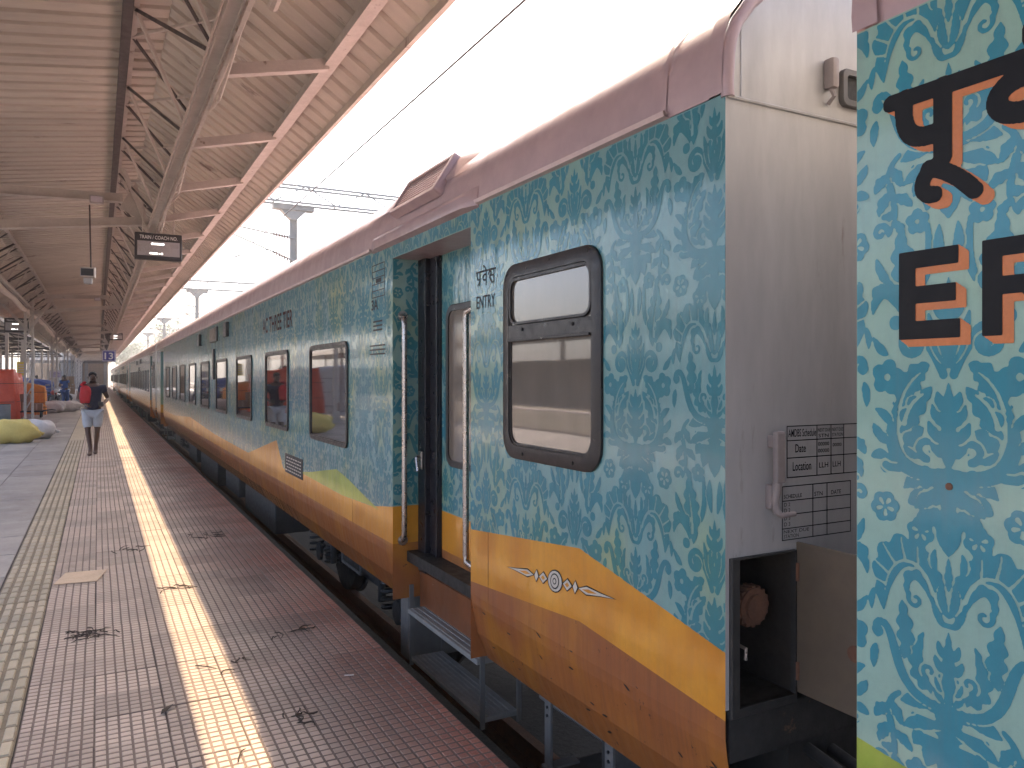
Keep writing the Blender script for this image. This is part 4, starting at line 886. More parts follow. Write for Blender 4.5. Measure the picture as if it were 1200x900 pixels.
# scrapes on the skirt
rs = np.random.RandomState(5); SC = []
for k in range(26):
    y, z, l = rs.uniform(1.9, 3.65), rs.uniform(.17, .50), rs.uniform(.008, .05); SC.append((y, z, l, rs.uniform(-.5, .5)))
mb = MB()
for y, z, l, a in SC:
    xo = np.interp(z, [.09, .24, .40, .45], [.10, .035, .006, 0])
    P = [(D+xo-.0025, y+l*c_*math.cos(a)-w_*math.sin(a)*.12*l, z+l*c_*math.sin(a)+w_*.12*l) for c_, w_ in ((-.5, 0), (-.2, -1), (.3, -.6), (.5, .1), (.1, .9), (-.3, .7))]
    mb.add([(D+np.interp(p[2], [.09, .24, .40, .45], [.10, .035, .006, 0])-.0025, p[1], p[2]) for p in P], [tuple(range(6))])
o = mb.build('scrape_marks', M['dark'], coach); o['kind'] = 'stuff'
# stencilled tables
mb = MB(); lw = .0016; ty = EY-.0012
def tl(xa, za, xb, zb): mb.box(min(xa, xb)-lw, max(xa, xb)+lw, ty-.0004, ty, min(za, zb)-lw, max(za, zb)+lw)
for z in (1.436, 1.388, 1.330, 1.265): tl(2.022, z, 2.40, z)
for x in (2.022, 2.165, 2.235, 2.30, 2.37): tl(x, 1.265, x, 1.436)
for z in (1.236, 1.188, 1.142, 1.096, 1.058): tl(2.0, z, 2.335, z)
for x in (2.0, 2.145, 2.215, 2.335): tl(x, 1.058, x, 1.236)
mb.build('stencil_table', M['ink'], coach)
def end_txt(d=.002): return lambda u, v: (u, EY-d, v)
for s, b, x, z, h, w in (('AMDBS Schedule', .006, 2.027, 1.40, .026, .133), ('Date', .006, 2.06, 1.347, .028, .05), ('Location', .006, 2.048, 1.286, .030, .088), ('SCHEDULE', .006, 2.006, 1.196, .013, .085), ('STN', .006, 2.152, 1.195, .014, .04), ('DATE', .006, 2.235, 1.195, .014, .05),
    ('D 2', .004, 2.008, 1.150, .013, .028), ('D 2', .004, 2.008, 1.170, .012, .028), ('D 3', .004, 2.008, 1.104, .013, .028), ('D 3', .004, 2.008, 1.124, .012, .028), ('STATION', .004, 2.006, 1.064, .012, .07), ('NEXT DUE', .004, 2.006, 1.08, .011, .12),
    ('NEXT DUE', .004, 2.17, 1.413, .012, .06), ('STN', .006, 2.172, 1.394, .012, .05), ('NEXT DUE', .004, 2.24, 1.413, .012, .055), ('STATION', .004, 2.24, 1.395, .012, .055), ('LLH', .004, 2.175, 1.29, .018, .045), ('LLH', .004, 2.243, 1.29, .018, .04), ('00000', .01, 2.17, 1.365, .013, .055), ('00000', .01, 2.17, 1.342, .013, .055), ('00000', .01, 2.243, 1.36, .012, .045)):
    text('stencil_lettering', s, b, x, z, h, w, end_txt(), M['ink'], coach)
# under the floor
MB().box(D+.25, D+3.0, CY0+.3, CY1-.3, .0, .35).build('underframe', M['dark'], coach)
mb = MB(); mb.box(D+.101, D+3.1, CY0+.31, CY1-.31, .351, .42); mb.build('floor_pan', M['dark'], coach)
for y, l, zb in ((9.8, 2.2, -.35), (12.6, 1.4, -.28), (15, 2.6, -.4), (18.4, 1.6, -.3)): MB().cbox(D+.18, D+1.0, y, y+l, zb, .05, .02).build('equipment_box', M['dirty_grey'], coach)
bogie(coach, 7.35); bogie(coach, CY1-5.5)
for y, w, z in ((3.16, .028, -.25), (2.66, .03, -.30), (2.24, .03, -.35)):
    mb = MB(); mb.cbox(D+.135, D+.15, y-w, y+w, z, .12, .003); mb.cbox(D+.12, D+.30, y-w*1.1, y+w*1.1, z-.012, z-.0002, .002); mb.build('hanger_plate', M['plate_grey'], coach)
    for q in (.02, .06): MB().disc((D+.135, y, .05-q), (-1, 0, 0), .007, .006, 8).build('bolt', M['dark'], coach)
MB().cbox(D+.14, D+.62, 5.04, 5.20, -.36, .13, .008).build('hanger_box', M['plate_grey'], coach)
MB().cbox(D+.20, D+.7, 2.35, 3.25, -.42, -.30, .02).build('equipment_box', M['dirty_grey'], coach)
MB().cbox(D+.26, D+.8, 2.0, 2.9, -.2, .02, .02).build('equipment_box', M['dirty_grey'], coach)
mb = MB(); mb.tube([(D+.28, 1.9, .0), (D+.28, 3.6, -.02)], .022, 8); mb.tube([(D+.36, 1.9, -.1), (D+.36, 3.6, -.12)], .016, 8); mb.build('air_pipe', M['plate_grey'], coach)
# gangway
mb = MB()
for k in range(6): mb.box(CX-.66-.02*(k % 2), CX+.66+.02*(k % 2), CY1+.002+k*.078, CY1+.078+k*.078, .45, 2.45)
mb.build('gangway_bellows', M['rubber'], coach)

# the coaches behind, copies of the shell with their windows
def shell_of(root):
    keep = ('side_wall', 'roof', 'rain_gutter', 'window', 'end_wall', 'underframe', 'floor_pan', 'bogie', 'gangway_bellows', 'doorway', 'roof_unit', 'marker_box', 'equipment_box', 'rain_hood')
    return [o for o in root.children if o.name.split('.')[0] in keep]
def copy_rec(o, parent, off):
    c = o.copy(); COL.objects.link(c); c.parent = parent; c.matrix_parent_inverse = o.matrix_parent_inverse.copy(); c.location = Vector(o.location)
    for s in c.material_slots:
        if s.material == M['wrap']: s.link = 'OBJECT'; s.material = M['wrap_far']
    for ch in o.children: copy_rec(ch, c, off)
bpy.context.view_layer.update()
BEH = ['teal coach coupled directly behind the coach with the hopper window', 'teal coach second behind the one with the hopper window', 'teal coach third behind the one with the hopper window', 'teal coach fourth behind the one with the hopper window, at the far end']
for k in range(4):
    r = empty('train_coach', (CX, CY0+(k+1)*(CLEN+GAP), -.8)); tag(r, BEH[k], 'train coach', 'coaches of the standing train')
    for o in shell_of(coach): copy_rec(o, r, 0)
# the coach in front of the gap: green foot, big lettering
c0y = CY0-GAP; front = empty('train_coach', (CX, c0y-6, -.8)); tag(front, 'pale teal damask coach end with big black and orange lettering', 'train coach', 'coaches of the standing train')
side_wall(front, c0y-7, c0y, [(-10, .30), (.6, .52), (1.0, .615), (1.36, .66)], [(-10, .2), (1.36, .455)], [M['wrap0'] if 'wrap0' in M else M['wrap'], M['green'], M['green']])
mb = MB(); roof_run(mb, c0y-7, c0y); mb.build('roof', M['roof'], front, auto=25)
mb = MB(); roof_run(mb, c0y-.07, c0y+.004, .012); mb.build('roof_seam', M['roof'], front, auto=25)
mb = MB(); mb.add([(x, c0y, z) for x, z in [(D+.1, .09), (D, .45)]+prof+[(D+3.24, .45), (D+3.14, .09)]], [tuple(range(len(prof)+4))]); mb.build('end_wall', M['silver'], front)
mb = MB(); mb.box(D+3.235, D+3.24, c0y-7, c0y, .09, 2.5); mb.build('side_wall', M['wrap_far'], front)
MB().box(D+.2, D+3.0, c0y-6.8, c0y-.3, .0, .42).build('underframe', M['dark'], front)
bogie(front, c0y-4.4)
us = np.arange(-1.2, c0y-.001, .003); ws = np.arange(.5, 2.497, .003); U, W = np.meshgrid(us, ws); V = damask(U, W, 1.107, .635); V = np.minimum(V, np.clip((W-np.interp(U, [-10, .6, 1.0, 1.36], [.30, .52, .615, .66]))/.003, -.5, .5))
o = field_mesh('damask_print', V, us, ws, lambda u, v: (np.full_like(u, D-.0012), u, v), M['print0'] if 'print0' in M else M['print'], front); o['kind'] = 'stuff'
# the big letters, each with an orange drop shade down and towards the reading direction
def shaded(R, name, y, z):
    S = Raster(R.x0, R.x0+R.nx*R.res, R.y0, R.y0+R.ny*R.res, R.res); n = int(.025/R.res)
    for k in range(1, n+1):
        dx, dy_ = k, int(k*.75); S.a[:S.a.shape[0]-dy_ or None, dx:] |= R.a[dy_:, :R.a.shape[1]-dx]
    raster_letters(name, S, lambda u, v: (np.full_like(u, D-.0024), y-u, z+v), M['letter_orange'], front)
    raster_letters(name, R, lambda u, v: (np.full_like(u, D-.0036), y-u, z+v), M['ink'], front)
R = Raster(-.03, 1.0, -.05, .26, .002); s = .024
def blk(x0, x1, y0, y1): R.poly([(x0, y0), (x1, y0), (x1, y1), (x0, y1)])
blk(0, .044, 0, .215); blk(0, .150, .171, .215); blk(0, .145, .087, .128); blk(0, .155, 0, .044)
blk(.205, .249, 0, .215); R.poly([(.205, .215), (.32, .215), (.36, .19), (.372, .155), (.36, .115), (.32, .09), (.205, .09)]); R.poly([(.249, .174), (.31, .174), (.328, .155), (.31, .131), (.249, .131)], False); R.poly([(.285, .10), (.33, .10), (.385, 0), (.335, 0)])
shaded(R, 'lettering', 1.232, 1.692)
R = Raster(-.03, 1.0, -.16, .32, .002); w = .0235
R.stroke([(-.01, .175), (.62, .175)], .021)
R.stroke([(.125, .175), (.125, .01)], w); R.stroke(bez([(.028, .175), (.018, .08), (.05, .062), (.125, .072)]), w)
R.stroke(bez([(.120, -.005), (.07, -.01), (.055, -.075), (.105, -.075)]), .020); R.stroke(bez([(.09, -.01), (.13, -.02), (.165, -.045), (.20, -.085)]), .020)
R.stroke([(.345, .175), (.345, .0)], w); R.stroke(bez([(.345, .135), (.225, .16), (.21, .04), (.345, .065)]), w)
R.stroke(bez([(.345, .18), (.30, .21), (.31, .27), (.37, .26)]), .016); R.stroke([(.50, .175), (.50, 0)], w); R.stroke(bez([(.50, .18), (.47, .26), (.40, .27), (.36, .22)]), .016)
shaded(R, 'lettering', 1.245, 2.108)
MB().disc((D-.001, 1.105, 1.345), (-1, 0, 0), .009, .0025, 9).build('rust_spot', M['rust'], front)

# ------------------------------------------------------------------ overhead line
def portal(y, label):
    e = empty('overhead_portal', (5.35, y, -.8)); tag(e, label, 'portal', 'portals of the overhead line')
    z = 7.0; xm = 5.35
    mb = MB(); mb.box(xm-.095, xm+.095, y-.012, y+.012, -.95, z-.45); 
    for s in (-1, 1): mb.box(xm+s*.1-.008, xm+s*.1+.008, y-.09, y+.09, -.95, z-.45)
    mb.build('mast', M['galv'], e)
    mb = MB(); mb.box(xm-.62, xm+.62, y-.16, y+.16, z-.22, z-.06); mb.add([(xm-.4, y-.12, z-.225), (xm+.4, y-.12, z-.225), (xm+.1, y-.12, z-.52), (xm-.1, y-.12, z-.52), (xm-.4, y+.12, z-.225), (xm+.4, y+.12, z-.225), (xm+.1, y+.12, z-.52), (xm-.1, y+.12, z-.52)], [(0, 1, 2, 3), (4, 5, 6, 7), (0, 3, 7, 4), (1, 2, 6, 5), (0, 1, 5, 4)]); mb.build('mast_head', M['galv'], e)
    for dz, dy in ((0, -.22), (.52, -.22), (0, .22), (.52, .22)): MB().box(1.9, 19, y+dy-.03, y+dy+.03, z+dz-.032, z+dz+.032).build('chord', M['galv'], e)
    n = 18; w = 17.1/n
    for k in range(n):
        a, b = (0, .52) if k % 2 else (.52, 0); MB().bar((1.9+k*w, y-.22, z+a), (1.9+(k+1)*w, y-.22, z+b), .04, .04).build('lacing_bar', M['galv'], e)
        if k % 2: MB().bar((1.9+k*w, y-.22, z), (1.9+k*w, y+.22, z), .03, .03).build('lacing_bar', M['galv'], e)
    mb = MB(); mb.box(18.8, 19.1, y-.15, y+.15, -.95, z+.5); mb.build('mast', M['galv'], e)
    MB().tube([(xm, y-.1, 5.9), (3.6, y-.1, 6.15)], .028, 8).build('cantilever_tube', M['galv'], e); MB().tube([(xm, y-.1, 5.2), (3.4, y-.1, 5.95)], .026, 8).build('cantilever_tube', M['galv'], e); MB().tube([(4.6, y-.1, 5.5), (3.3, y-.1, 5.12)], .02, 8).build('registration_arm', M['galv'], e)
    for za, zb in ((5.93, 6.0), (5.25, 5.48)):
        mb = MB()
        for k in range(6): mb.disc((xm-.22-k*.08, y-.1, za+(zb-za)*k/6), (1, 0, .0), .075, .03, 12)
        mb.build('insulator', M['porcelain'], e)
for k, l in enumerate(['pale lattice portal over the track with the widest mast above the coach roof', 'pale lattice portal second along the line above the coach roofs', 'small pale lattice portal third along the line', 'tiny pale lattice portal at the end of the line']): portal(24.4+k*26.5, l)
def wire(x, z, sag, r, lab, ya=-20, yb=130):
    P = []
    for y in np.arange(ya, yb, 1.9): f = ((y-24.4) % 26.5)/26.5; P.append((x+.12*math.sin(y*.06), y, z-sag*4*f*(1-f)))
    tag(MB().tube(P, r, 5).build('overhead_wire', M['cable']), lab, 'wire')
wire(CX-.02, 5.02, .02, .014, 'thin contact wire hung above the middle of the coach roofs'); wire(CX, 6.1, .75, .006, 'sagging catenary wire above the contact wire')
mb = MB(); mb.tube([(5.35, 24.4, 6.3), (5.6, 42, 1.2)], .012, 5); tag(mb.build('guy_wire', M['cable']), 'slanting dark guy wire running down from the lattice portal mast', 'wire')

# ------------------------------------------------------------------ boards, signs, camera
def coach_board(x0, x1, y, z0, z1, lab, lit=True):
    e = empty('coach_board', ((x0+x1)/2, y, z0)); tag(e, lab, 'board', 'hanging coach number boards')
    fm = lambda u, v, d: (u, y-d, v)
    MB().cbox(x0, x1, y, y+.14, z0, z1, .012).build('housing', M['board_black'], e)
    h = z1-z0; MB().box(x0+.035, x1-.035, y-.004, y-.0005, z0+.06*h/.42, z1-.13*h/.42).build('screen', M['screen'], e)
    text('lettering', 'TRAIN / COACH NO.', .012, x0+.07, z1-.098*h/.42, .058*h/.42, (x1-x0)-.14, lambda u, v: (u, y-.003, v), M['text_white'], e)
    for yy, s, xx in ((z0+.235*h/.42, '00000', .24), (z0+.085*h/.42, '0000 - 0', .22)): text('display_digits', s, .01, x0+xx, yy, .026, .19, lambda u, v: (u, y-.006, v), M['led'], e)
    for x in (x0+.12, x1-.12): MB().tube([(x, y+.07, z1-.01), (x, y+.07, 4.5)], .012, 6).build('hanger_rod', M['steelwork'], e)
m, N, L, B = nt('led_digits'); B.inputs['Emission Color'].default_value = (1, .95, .88, 1); B.inputs['Emission Strength'].default_value = 2.0; M['led'] = m
coach_board(.52, 1.22, 13.8, 3.51, 3.94, 'black coach number board hung at the first cross beam, lit digits')
coach_board(.55, 1.25, 49.5, 3.72, 4.12, 'small distant black coach number board above the blue platform sign')
coach_board(-2.95, -2.2, 32.8, 3.20, 3.72, 'black coach number board hung by the columns above the sacks')
e = empty('platform_sign', (.46, 43, 2.3)); tag(e, 'square blue platform number 13 sign with white border', 'sign')
MB().cbox(.17, .77, 43, 43.08, 2.37, 2.93, .01).build('sign_panel', M['sign_blue'], e)
mb = MB(); ring(mb, [(.19, 2.39), (.75, 2.39), (.75, 2.91), (.19, 2.91)], [(.215, 2.415), (.725, 2.415), (.725, 2.885), (.215, 2.885)], lambda u, v, d: (u, 43-d, v), .0005, .006); mb.build('sign_border', M['text_white'], e)
text('lettering', '13', .02, .28, 2.48, .33, .38, lambda u, v: (u, 42.995, v), M['text_white'], e)
for x in (.27, .67): MB().tube([(x, 43.04, 2.92), (x, 43.04, 4.1)], .012, 6).build('hanger_rod', M['steelwork'], e)
e = empty('hanging_speaker', (-.16, 13.9, 3.1)); tag(e, 'small box loudspeaker camera hung on a rod below the cross beam', 'speaker')
MB().tube([(-.10, 13.95, 3.32), (-.12, 14.05, 4.35)], .012, 8).build('hanger_rod', M['dark_steelwork'], e)
mb = MB(); mb.add([(-.25, 13.75, 3.17), (-.05, 13.75, 3.17), (-.03, 14.15, 3.19), (-.22, 14.15, 3.19), (-.25, 13.75, 3.31), (-.05, 13.75, 3.31), (-.03, 14.15, 3.37), (-.22, 14.15, 3.37)], [(0, 1, 5, 4), (1, 2, 6, 5), (2, 3, 7, 6), (3, 0, 4, 7), (4, 5, 6, 7), (0, 1, 2, 3)]); mb.build('housing', M['rust_shade'] if 'rust_shade' in M else M['steelwork'], e)
MB().box(-.235, -.065, 13.742, 13.748, 3.185, 3.295).build('front_glass', M['board_black'], e); MB().cbox(-.20, -.08, 13.85, 14.02, 3.07, 3.168, .02).build('bracket', M['screen'], e)
for (x, y, z), lab in (((-.02, 13.9, 4.38), 'white box lamp on the first cross beam above the black coach board'), ((-.02, 31.5, 4.38), 'white box lamp on the second cross beam along the canopy')):
    e = empty('box_lamp', (x, y, z)); tag(e, lab, 'lamp'); MB().cbox(x-.10, x+.10, y-.16, y-.08, z-.055, z+.075, .01).build('lamp_body', M['screen'], e); MB().box(x-.08, x+.08, y-.166, y-.161, z-.035, z+.055).build('lamp_glass', M['sign_pale'], e)
def hang_sign(x, y, z, w, h, m, lab, back):
    e = empty('hanging_sign', (x, y, z)); tag(e, lab, 'sign'); MB().cbox(x-w/2, x+w/2, y, y+.05, z, z+h, .008).build('sign_panel', m, e)
    mb = MB()
    for k in range(4): mb.box(x-w*.36, x+w*.36*(1-.3*(k % 2)), y-.003, y-.0005, z+h*(.2+.18*k), z+h*(.27+.18*k))
    mb.build('sign_print', back, e)
    for dx in (-.35, .35): MB().tube([(x+dx*w, y+.02, z+h-.01), (x+dx*w, y+.02, 3.8)], .012, 6).build('hanger_rod', M['steelwork'], e)
hang_sign(-3.25, 44, 1.68, .38, .66, M['sign_yellow'], 'tall yellow notice hung over the orange tarpaulin bale', M['sign_pale']); hang_sign(-2.1, 50, 1.56, .55, .40, M['sign_pale'], 'pale notice hung over the parked motorcycles', M['sign_blue'])

# ------------------------------------------------------------------ goods on the platform
def lumpy(name, c, size, m, seed, flat=.35, rot=0., parent=None, n=14, fold=.05, power=.55, pinch=.0):
    """a stuffed or draped body: super-ellipsoid with folds that sags on to the floor"""
    rs = np.random.RandomState(seed); ph = rs.rand(12)*6.28; fr = rs.uniform(2, 7, 12); V, F = [], []; a, b, h = size
    sp = lambda t: math.copysign(abs(t)**power, t)
    for i in range(n+1):
        th = math.pi*(i/n-.5)
        for k in range(2*n):
            p = math.pi*k/n; x, y, z = sp(math.cos(th))*sp(math.cos(p)), sp(math.cos(th))*sp(math.sin(p)), sp(math.sin(th))
            d = 1+fold*sum(math.sin(fr[q]*(x*(1+q % 3)+y*(q % 2)*1.3+z*.8)+ph[q]) for q in range(12))/3
            e_ = 1-pinch*abs(x)**3
            X, Y, Z = x*a/2*d, y*b/2*d*e_, (z*.5*d*e_+.5)*h
            if Z < h*flat*.3: Z = Z*.25
            V.append((c[0]+X*math.cos(rot)-Y*math.sin(rot), c[1]+X*math.sin(rot)+Y*math.cos(rot), max(.002, c[2]+Z)))
    for i in range(n):
        for k in range(2*n): F.append((i*2*n+k, i*2*n+(k+1) % (2*n), (i+1)*2*n+(k+1) % (2*n), (i+1)*2*n+k))
    return MB().add(V, F).build(name, m, parent, smooth=True)
def sack(c, size, m, seed, lab, rot=0., group=None):
    e = empty('sack', c); tag(e, lab, 'sack', group); lumpy('sack_body', c, size, m, seed, rot=rot, parent=e, power=.70, fold=.07, pinch=.22, n=20)
    ux, uy = math.cos(rot), math.sin(rot)
    for s in (-1, 1):
        x, y = c[0]+s*ux*size[0]*.49, c[1]+s*uy*size[0]*.49; mb = MB(); mb.tube([(x-s*ux*.05, y-s*uy*.05, size[2]*.42), (x+s*ux*.03, y+s*uy*.03, size[2]*.40), (x+s*ux*.08, y+s*uy*.08, size[2]*.33)], [.06, .025, .05], 8); mb.build('tied_end', m, e, smooth=True)
G_ = 'white sacks lying on the platform'
sack((-1.88, 22.3, 0), (1.25, .66, .56), M['sack_yellow'], 3, 'bulging yellow sack lying on the grey paving beside a white sack', .08)
sack((-1.50, 23.6, 0), (1.10, .62, .50), M['sack_white'], 5, 'white sack lying behind the yellow sack', -.25)
sack((-1.95, 40.0, 0), (1.3, .8, .55), M['sack_white'], 8, 'larger white sack lying by the orange tarpaulin bale', .1, G_)
sack((-1.25, 41.5, 0), (1.15, .75, .50), M['sack_white'], 9, 'white sack lying at the end of the row by the orange bale', -.15, G_)
sack((-1.25, 52, 0), (1.2, .8, .6), M['sack_white'], 12, 'white sack lying in front of the stacked cartons', .2, G_); sack((-.75, 55, 0), (1.0, .8, .7), M['sack_white'], 13, 'small white sack beside the carton stack far along the platform', .6, G_)
def tarp(name, x0, x1, y0, y1, h, m, lab, seed, top=.25):
    rs = np.random.RandomState(seed); e = empty(name, ((x0+x1)/2, (y0+y1)/2, 0)); tag(e, lab, 'covered load'); n = 22; V, F = [], []; ph = rs.rand(8)*6.28
    def hh(u, v): return h*(1-top*.35*abs(math.sin(u*2.2+ph[0]))-.08*math.sin(v*5+ph[1])-.05*math.sin(u*9+ph[2]))
    ring_ = []
    for k in range(4*n):
        s, t = divmod(k, n); f = t/n; ring_.append([(f, 0), (1, f), (1-f, 1), (0, 1-f)][s])
    rows = 12
    for r in range(rows+1):
        f = r/rows
        for q, (u, v) in enumerate(ring_):
            fold = .06*math.sin(q*.9+ph[3])*(1-f)+.04*math.sin(q*2.3+f*3+ph[4])*(1-f*.5); sh = .05*f*f
            cx, cy = u-.5, v-.5; sc = 1+fold-sh
            V.append((x0+(x1-x0)*(.5+cx*sc), y0+(y1-y0)*(.5+cy*sc), .01+f*(hh(u, v)-.01)))
    R_ = 4*n
    for r in range(rows):
        for q in range(R_): F.append((r*R_+q, r*R_+(q+1) % R_, (r+1)*R_+(q+1) % R_, (r+1)*R_+q))
    b = len(V); V.append(((x0+x1)/2, (y0+y1)/2, h*.98)); F += [(rows*R_+q, rows*R_+(q+1) % R_, b) for q in range(R_)]
    MB().add(V, F).build('tarpaulin', m, e, smooth=True)
    for z in (.35, .7): MB().tube([(x0+(x1-x0)*(.5+(u-.5)*1.05), y0+(y1-y0)*(.5+(v-.5)*1.05), h*z) for u, v in ring_[::3]+ring_[:1]], .009, 5).build('rope', M['dark'], e)
tarp('covered_stack', -5.2, -2.70, 34, 37.5, 1.95, M['tarp_red'], 'tall stack of goods under a red orange tarpaulin', 1)
tarp('covered_bale', -3.05, -2.05, 39.5, 41.2, 1.35, M['tarp_orange'], 'rounded bale of goods under an orange tarpaulin', 4, .5)
tarp('covered_bale', -4.2, -2.3, 52, 54, 1.55, M['tarp_blue'], 'blue tarpaulin covered goods behind the motorcycles', 6, .4)
tarp('covered_stack', -9.5-.0, -5.6, 43, 48, 2.2, M['sack_white'], 'pale tarpaulin covered stack behind the red one', 9)
tarp('covered_bale', -2.35, -1.95, 38.2, 38.9, .45, M['tarp_orange'], 'small crumpled orange tarpaulin bundle at the foot of the orange bale', 14, .5)
e = empty('drum', (-3.0, 33.2, 0)); tag(e, 'grey metal drum standing by the red covered stack', 'drum')
mb = MB(); mb.tube([(-3.0, 33.2, z) for z in (.002, .03, .2, .22, .24, .42, .44, .46, .60, .62)], [.21, .22, .215, .225, .215, .215, .225, .215, .22, .21], 24); mb.build('drum_body', M['grey_drum'], e, auto=40); mb = MB(); mb.tube([(-3.0+.2*math.cos(a), 33.2+.2*math.sin(a), .622) for a in np.arange(0, 6.4, .3)], .012, 6); mb.build('drum_rim', M['dark'], e)
e = empty('hand_trolley', (-2.45, 36.2, 0)); tag(e, 'low dark hand trolley loaded with cartons by the red stack', 'trolley')
MB().cbox(-2.85, -1.9, 35.6, 36.6, .22, .27, .01).build('deck', M['dark'], e)
for x in (-2.75, -2.0):
    for y in (35.75, 36.45): MB().disc((x-.03, y, .11), (1, 0, 0), .109, .06, 16).build('wheel', M['rubber'], e)
MB().tube([(-1.95, 35.6, .27), (-1.6, 35.3, .33), (-1.45, 35.2, .30)], .02, 8).build('pull_bar', M['dark'], e)
for i, (x, y, z, w, h, l) in enumerate(((-2.6, 36.1, .271, .42, .36, 'brown carton riding on the hand trolley beside the red stack'), (-2.15, 36.1, .271, .40, .28, 'low brown carton at the front of the hand trolley'), (-2.55, 36.15, .632, .36, .30, 'upper brown carton stacked on the hand trolley'),
        (-1.75, 58, 0, .8, .6, 'brown carton at the bottom of the far stack'), (-1.7, 58, .601, .75, .55, 'brown carton in the middle of the far stack'), (-1.72, 58, 1.152, .7, .5, 'brown carton at the top of the far stack'), (-.95, 60, 0, .7, .7, 'brown carton standing alone beside the far stack'))):
    e = empty('carton', (x, y, z)); tag(e, l, 'carton'); MB().cbox(x-w/2, x+w/2, y-.25, y+.25, z+.001, z+h, .012).build('carton_box', M['carton'], e); MB().box(x-.03, x+.03, y-.253, y-.2505, z+.02, z+h-.02).build('tape', M['card'], e)
def motorcycle(x, y, rot, lab):
    e = empty('motorcycle', (x, y, 0)); tag(e, lab, 'motorcycle', 'motorcycles parked by the blue goods'); c, s = math.cos(rot), math.sin(rot)
    T = lambda p: (x+p[0]*c-p[1]*s, y+p[0]*s+p[1]*c, p[2]); n0 = len(bpy.data.objects)
    def part(name, f, m, auto=40):
        mb = MB(); f(mb); mb.v = [T(p) for p in mb.v]; mb.build(name, m, e, auto=auto)
    for xx in (-.64, .64):
        part('wheel', lambda b: b.tube([(xx+.27*math.cos(a), 0, .30+.27*math.sin(a)) for a in np.linspace(0, 2*math.pi, 25)], .035, 8), M['rubber'])
        part('hub', lambda b: (b.disc((xx, -.05, .30), (0, 1, 0), .07, .10, 14), [b.tube([(xx, 0, .30), (xx+.25*math.cos(a), 0, .30+.25*math.sin(a))], .008, 5) for a in np.arange(0, 6.2, .785)]), M['steel'])
        part('mudguard', lambda b: b.tube([(xx+.33*math.cos(a), 0, .30+.33*math.sin(a)) for a in np.linspace(.5, 2.6, 9)], .05, 6), M['board_black'])
    part('fuel_tank', lambda b: b.ball((.12, 0, .80), (.27, .14, .13), 8), M['tarp_red']); part('seat', lambda b: b.cbox(-.62, -.06, -.12, .12, .74, .83, .04), M['rubber']); part('engine', lambda b: (b.cbox(-.16, .2, -.13, .13, .28, .56, .03), b.cbox(.0, .22, -.09, .09, .5, .68, .02)), M['grey_drum'])
    part('frame', lambda b: [b.tube(p, .022, 6) for p in ([(.50, 0, .92), (.1, 0, .70), (-.3, 0, .66), (-.64, 0, .30)], [(.46, 0, .80), (.2, 0, .30), (-.3, 0, .30), (-.64, 0, .30)])], M['board_black'])
    part('fork', lambda b: [b.tube([(.47, q, .98), (.64, q, .30)], .022, 6) for q in (-.07, .07)], M['steel']); part('handlebar', lambda b: b.tube([(.36, -.36, 1.02), (.44, -.2, 1.04), (.46, 0, 1.0), (.44, .2, 1.04), (.36, .36, 1.02)], .015, 6), M['steel'])
    part('headlight', lambda b: b.ball((.56, 0, .90), (.09, .10, .10), 8), M['text_white']); part('exhaust', lambda b: b.tube([(.15, -.15, .35), (-.1, -.17, .26), (-.75, -.18, .33)], [.02, .035, .05], 8), M['steel']); part('mirror', lambda b: [b.ball((.38, q, 1.2), (.02, .06, .04), 6) for q in (-.3, .3)], M['steel'])
motorcycle(-2.05, 46.5, -1.3, 'motorcycle parked beside the blue covered goods'); motorcycle(-2.75, 46.2, -1.2, 'motorcycle parked behind the orange bale'); motorcycle(-1.65, 48.0, -1.1, 'motorcycle parked next to the far white sacks')

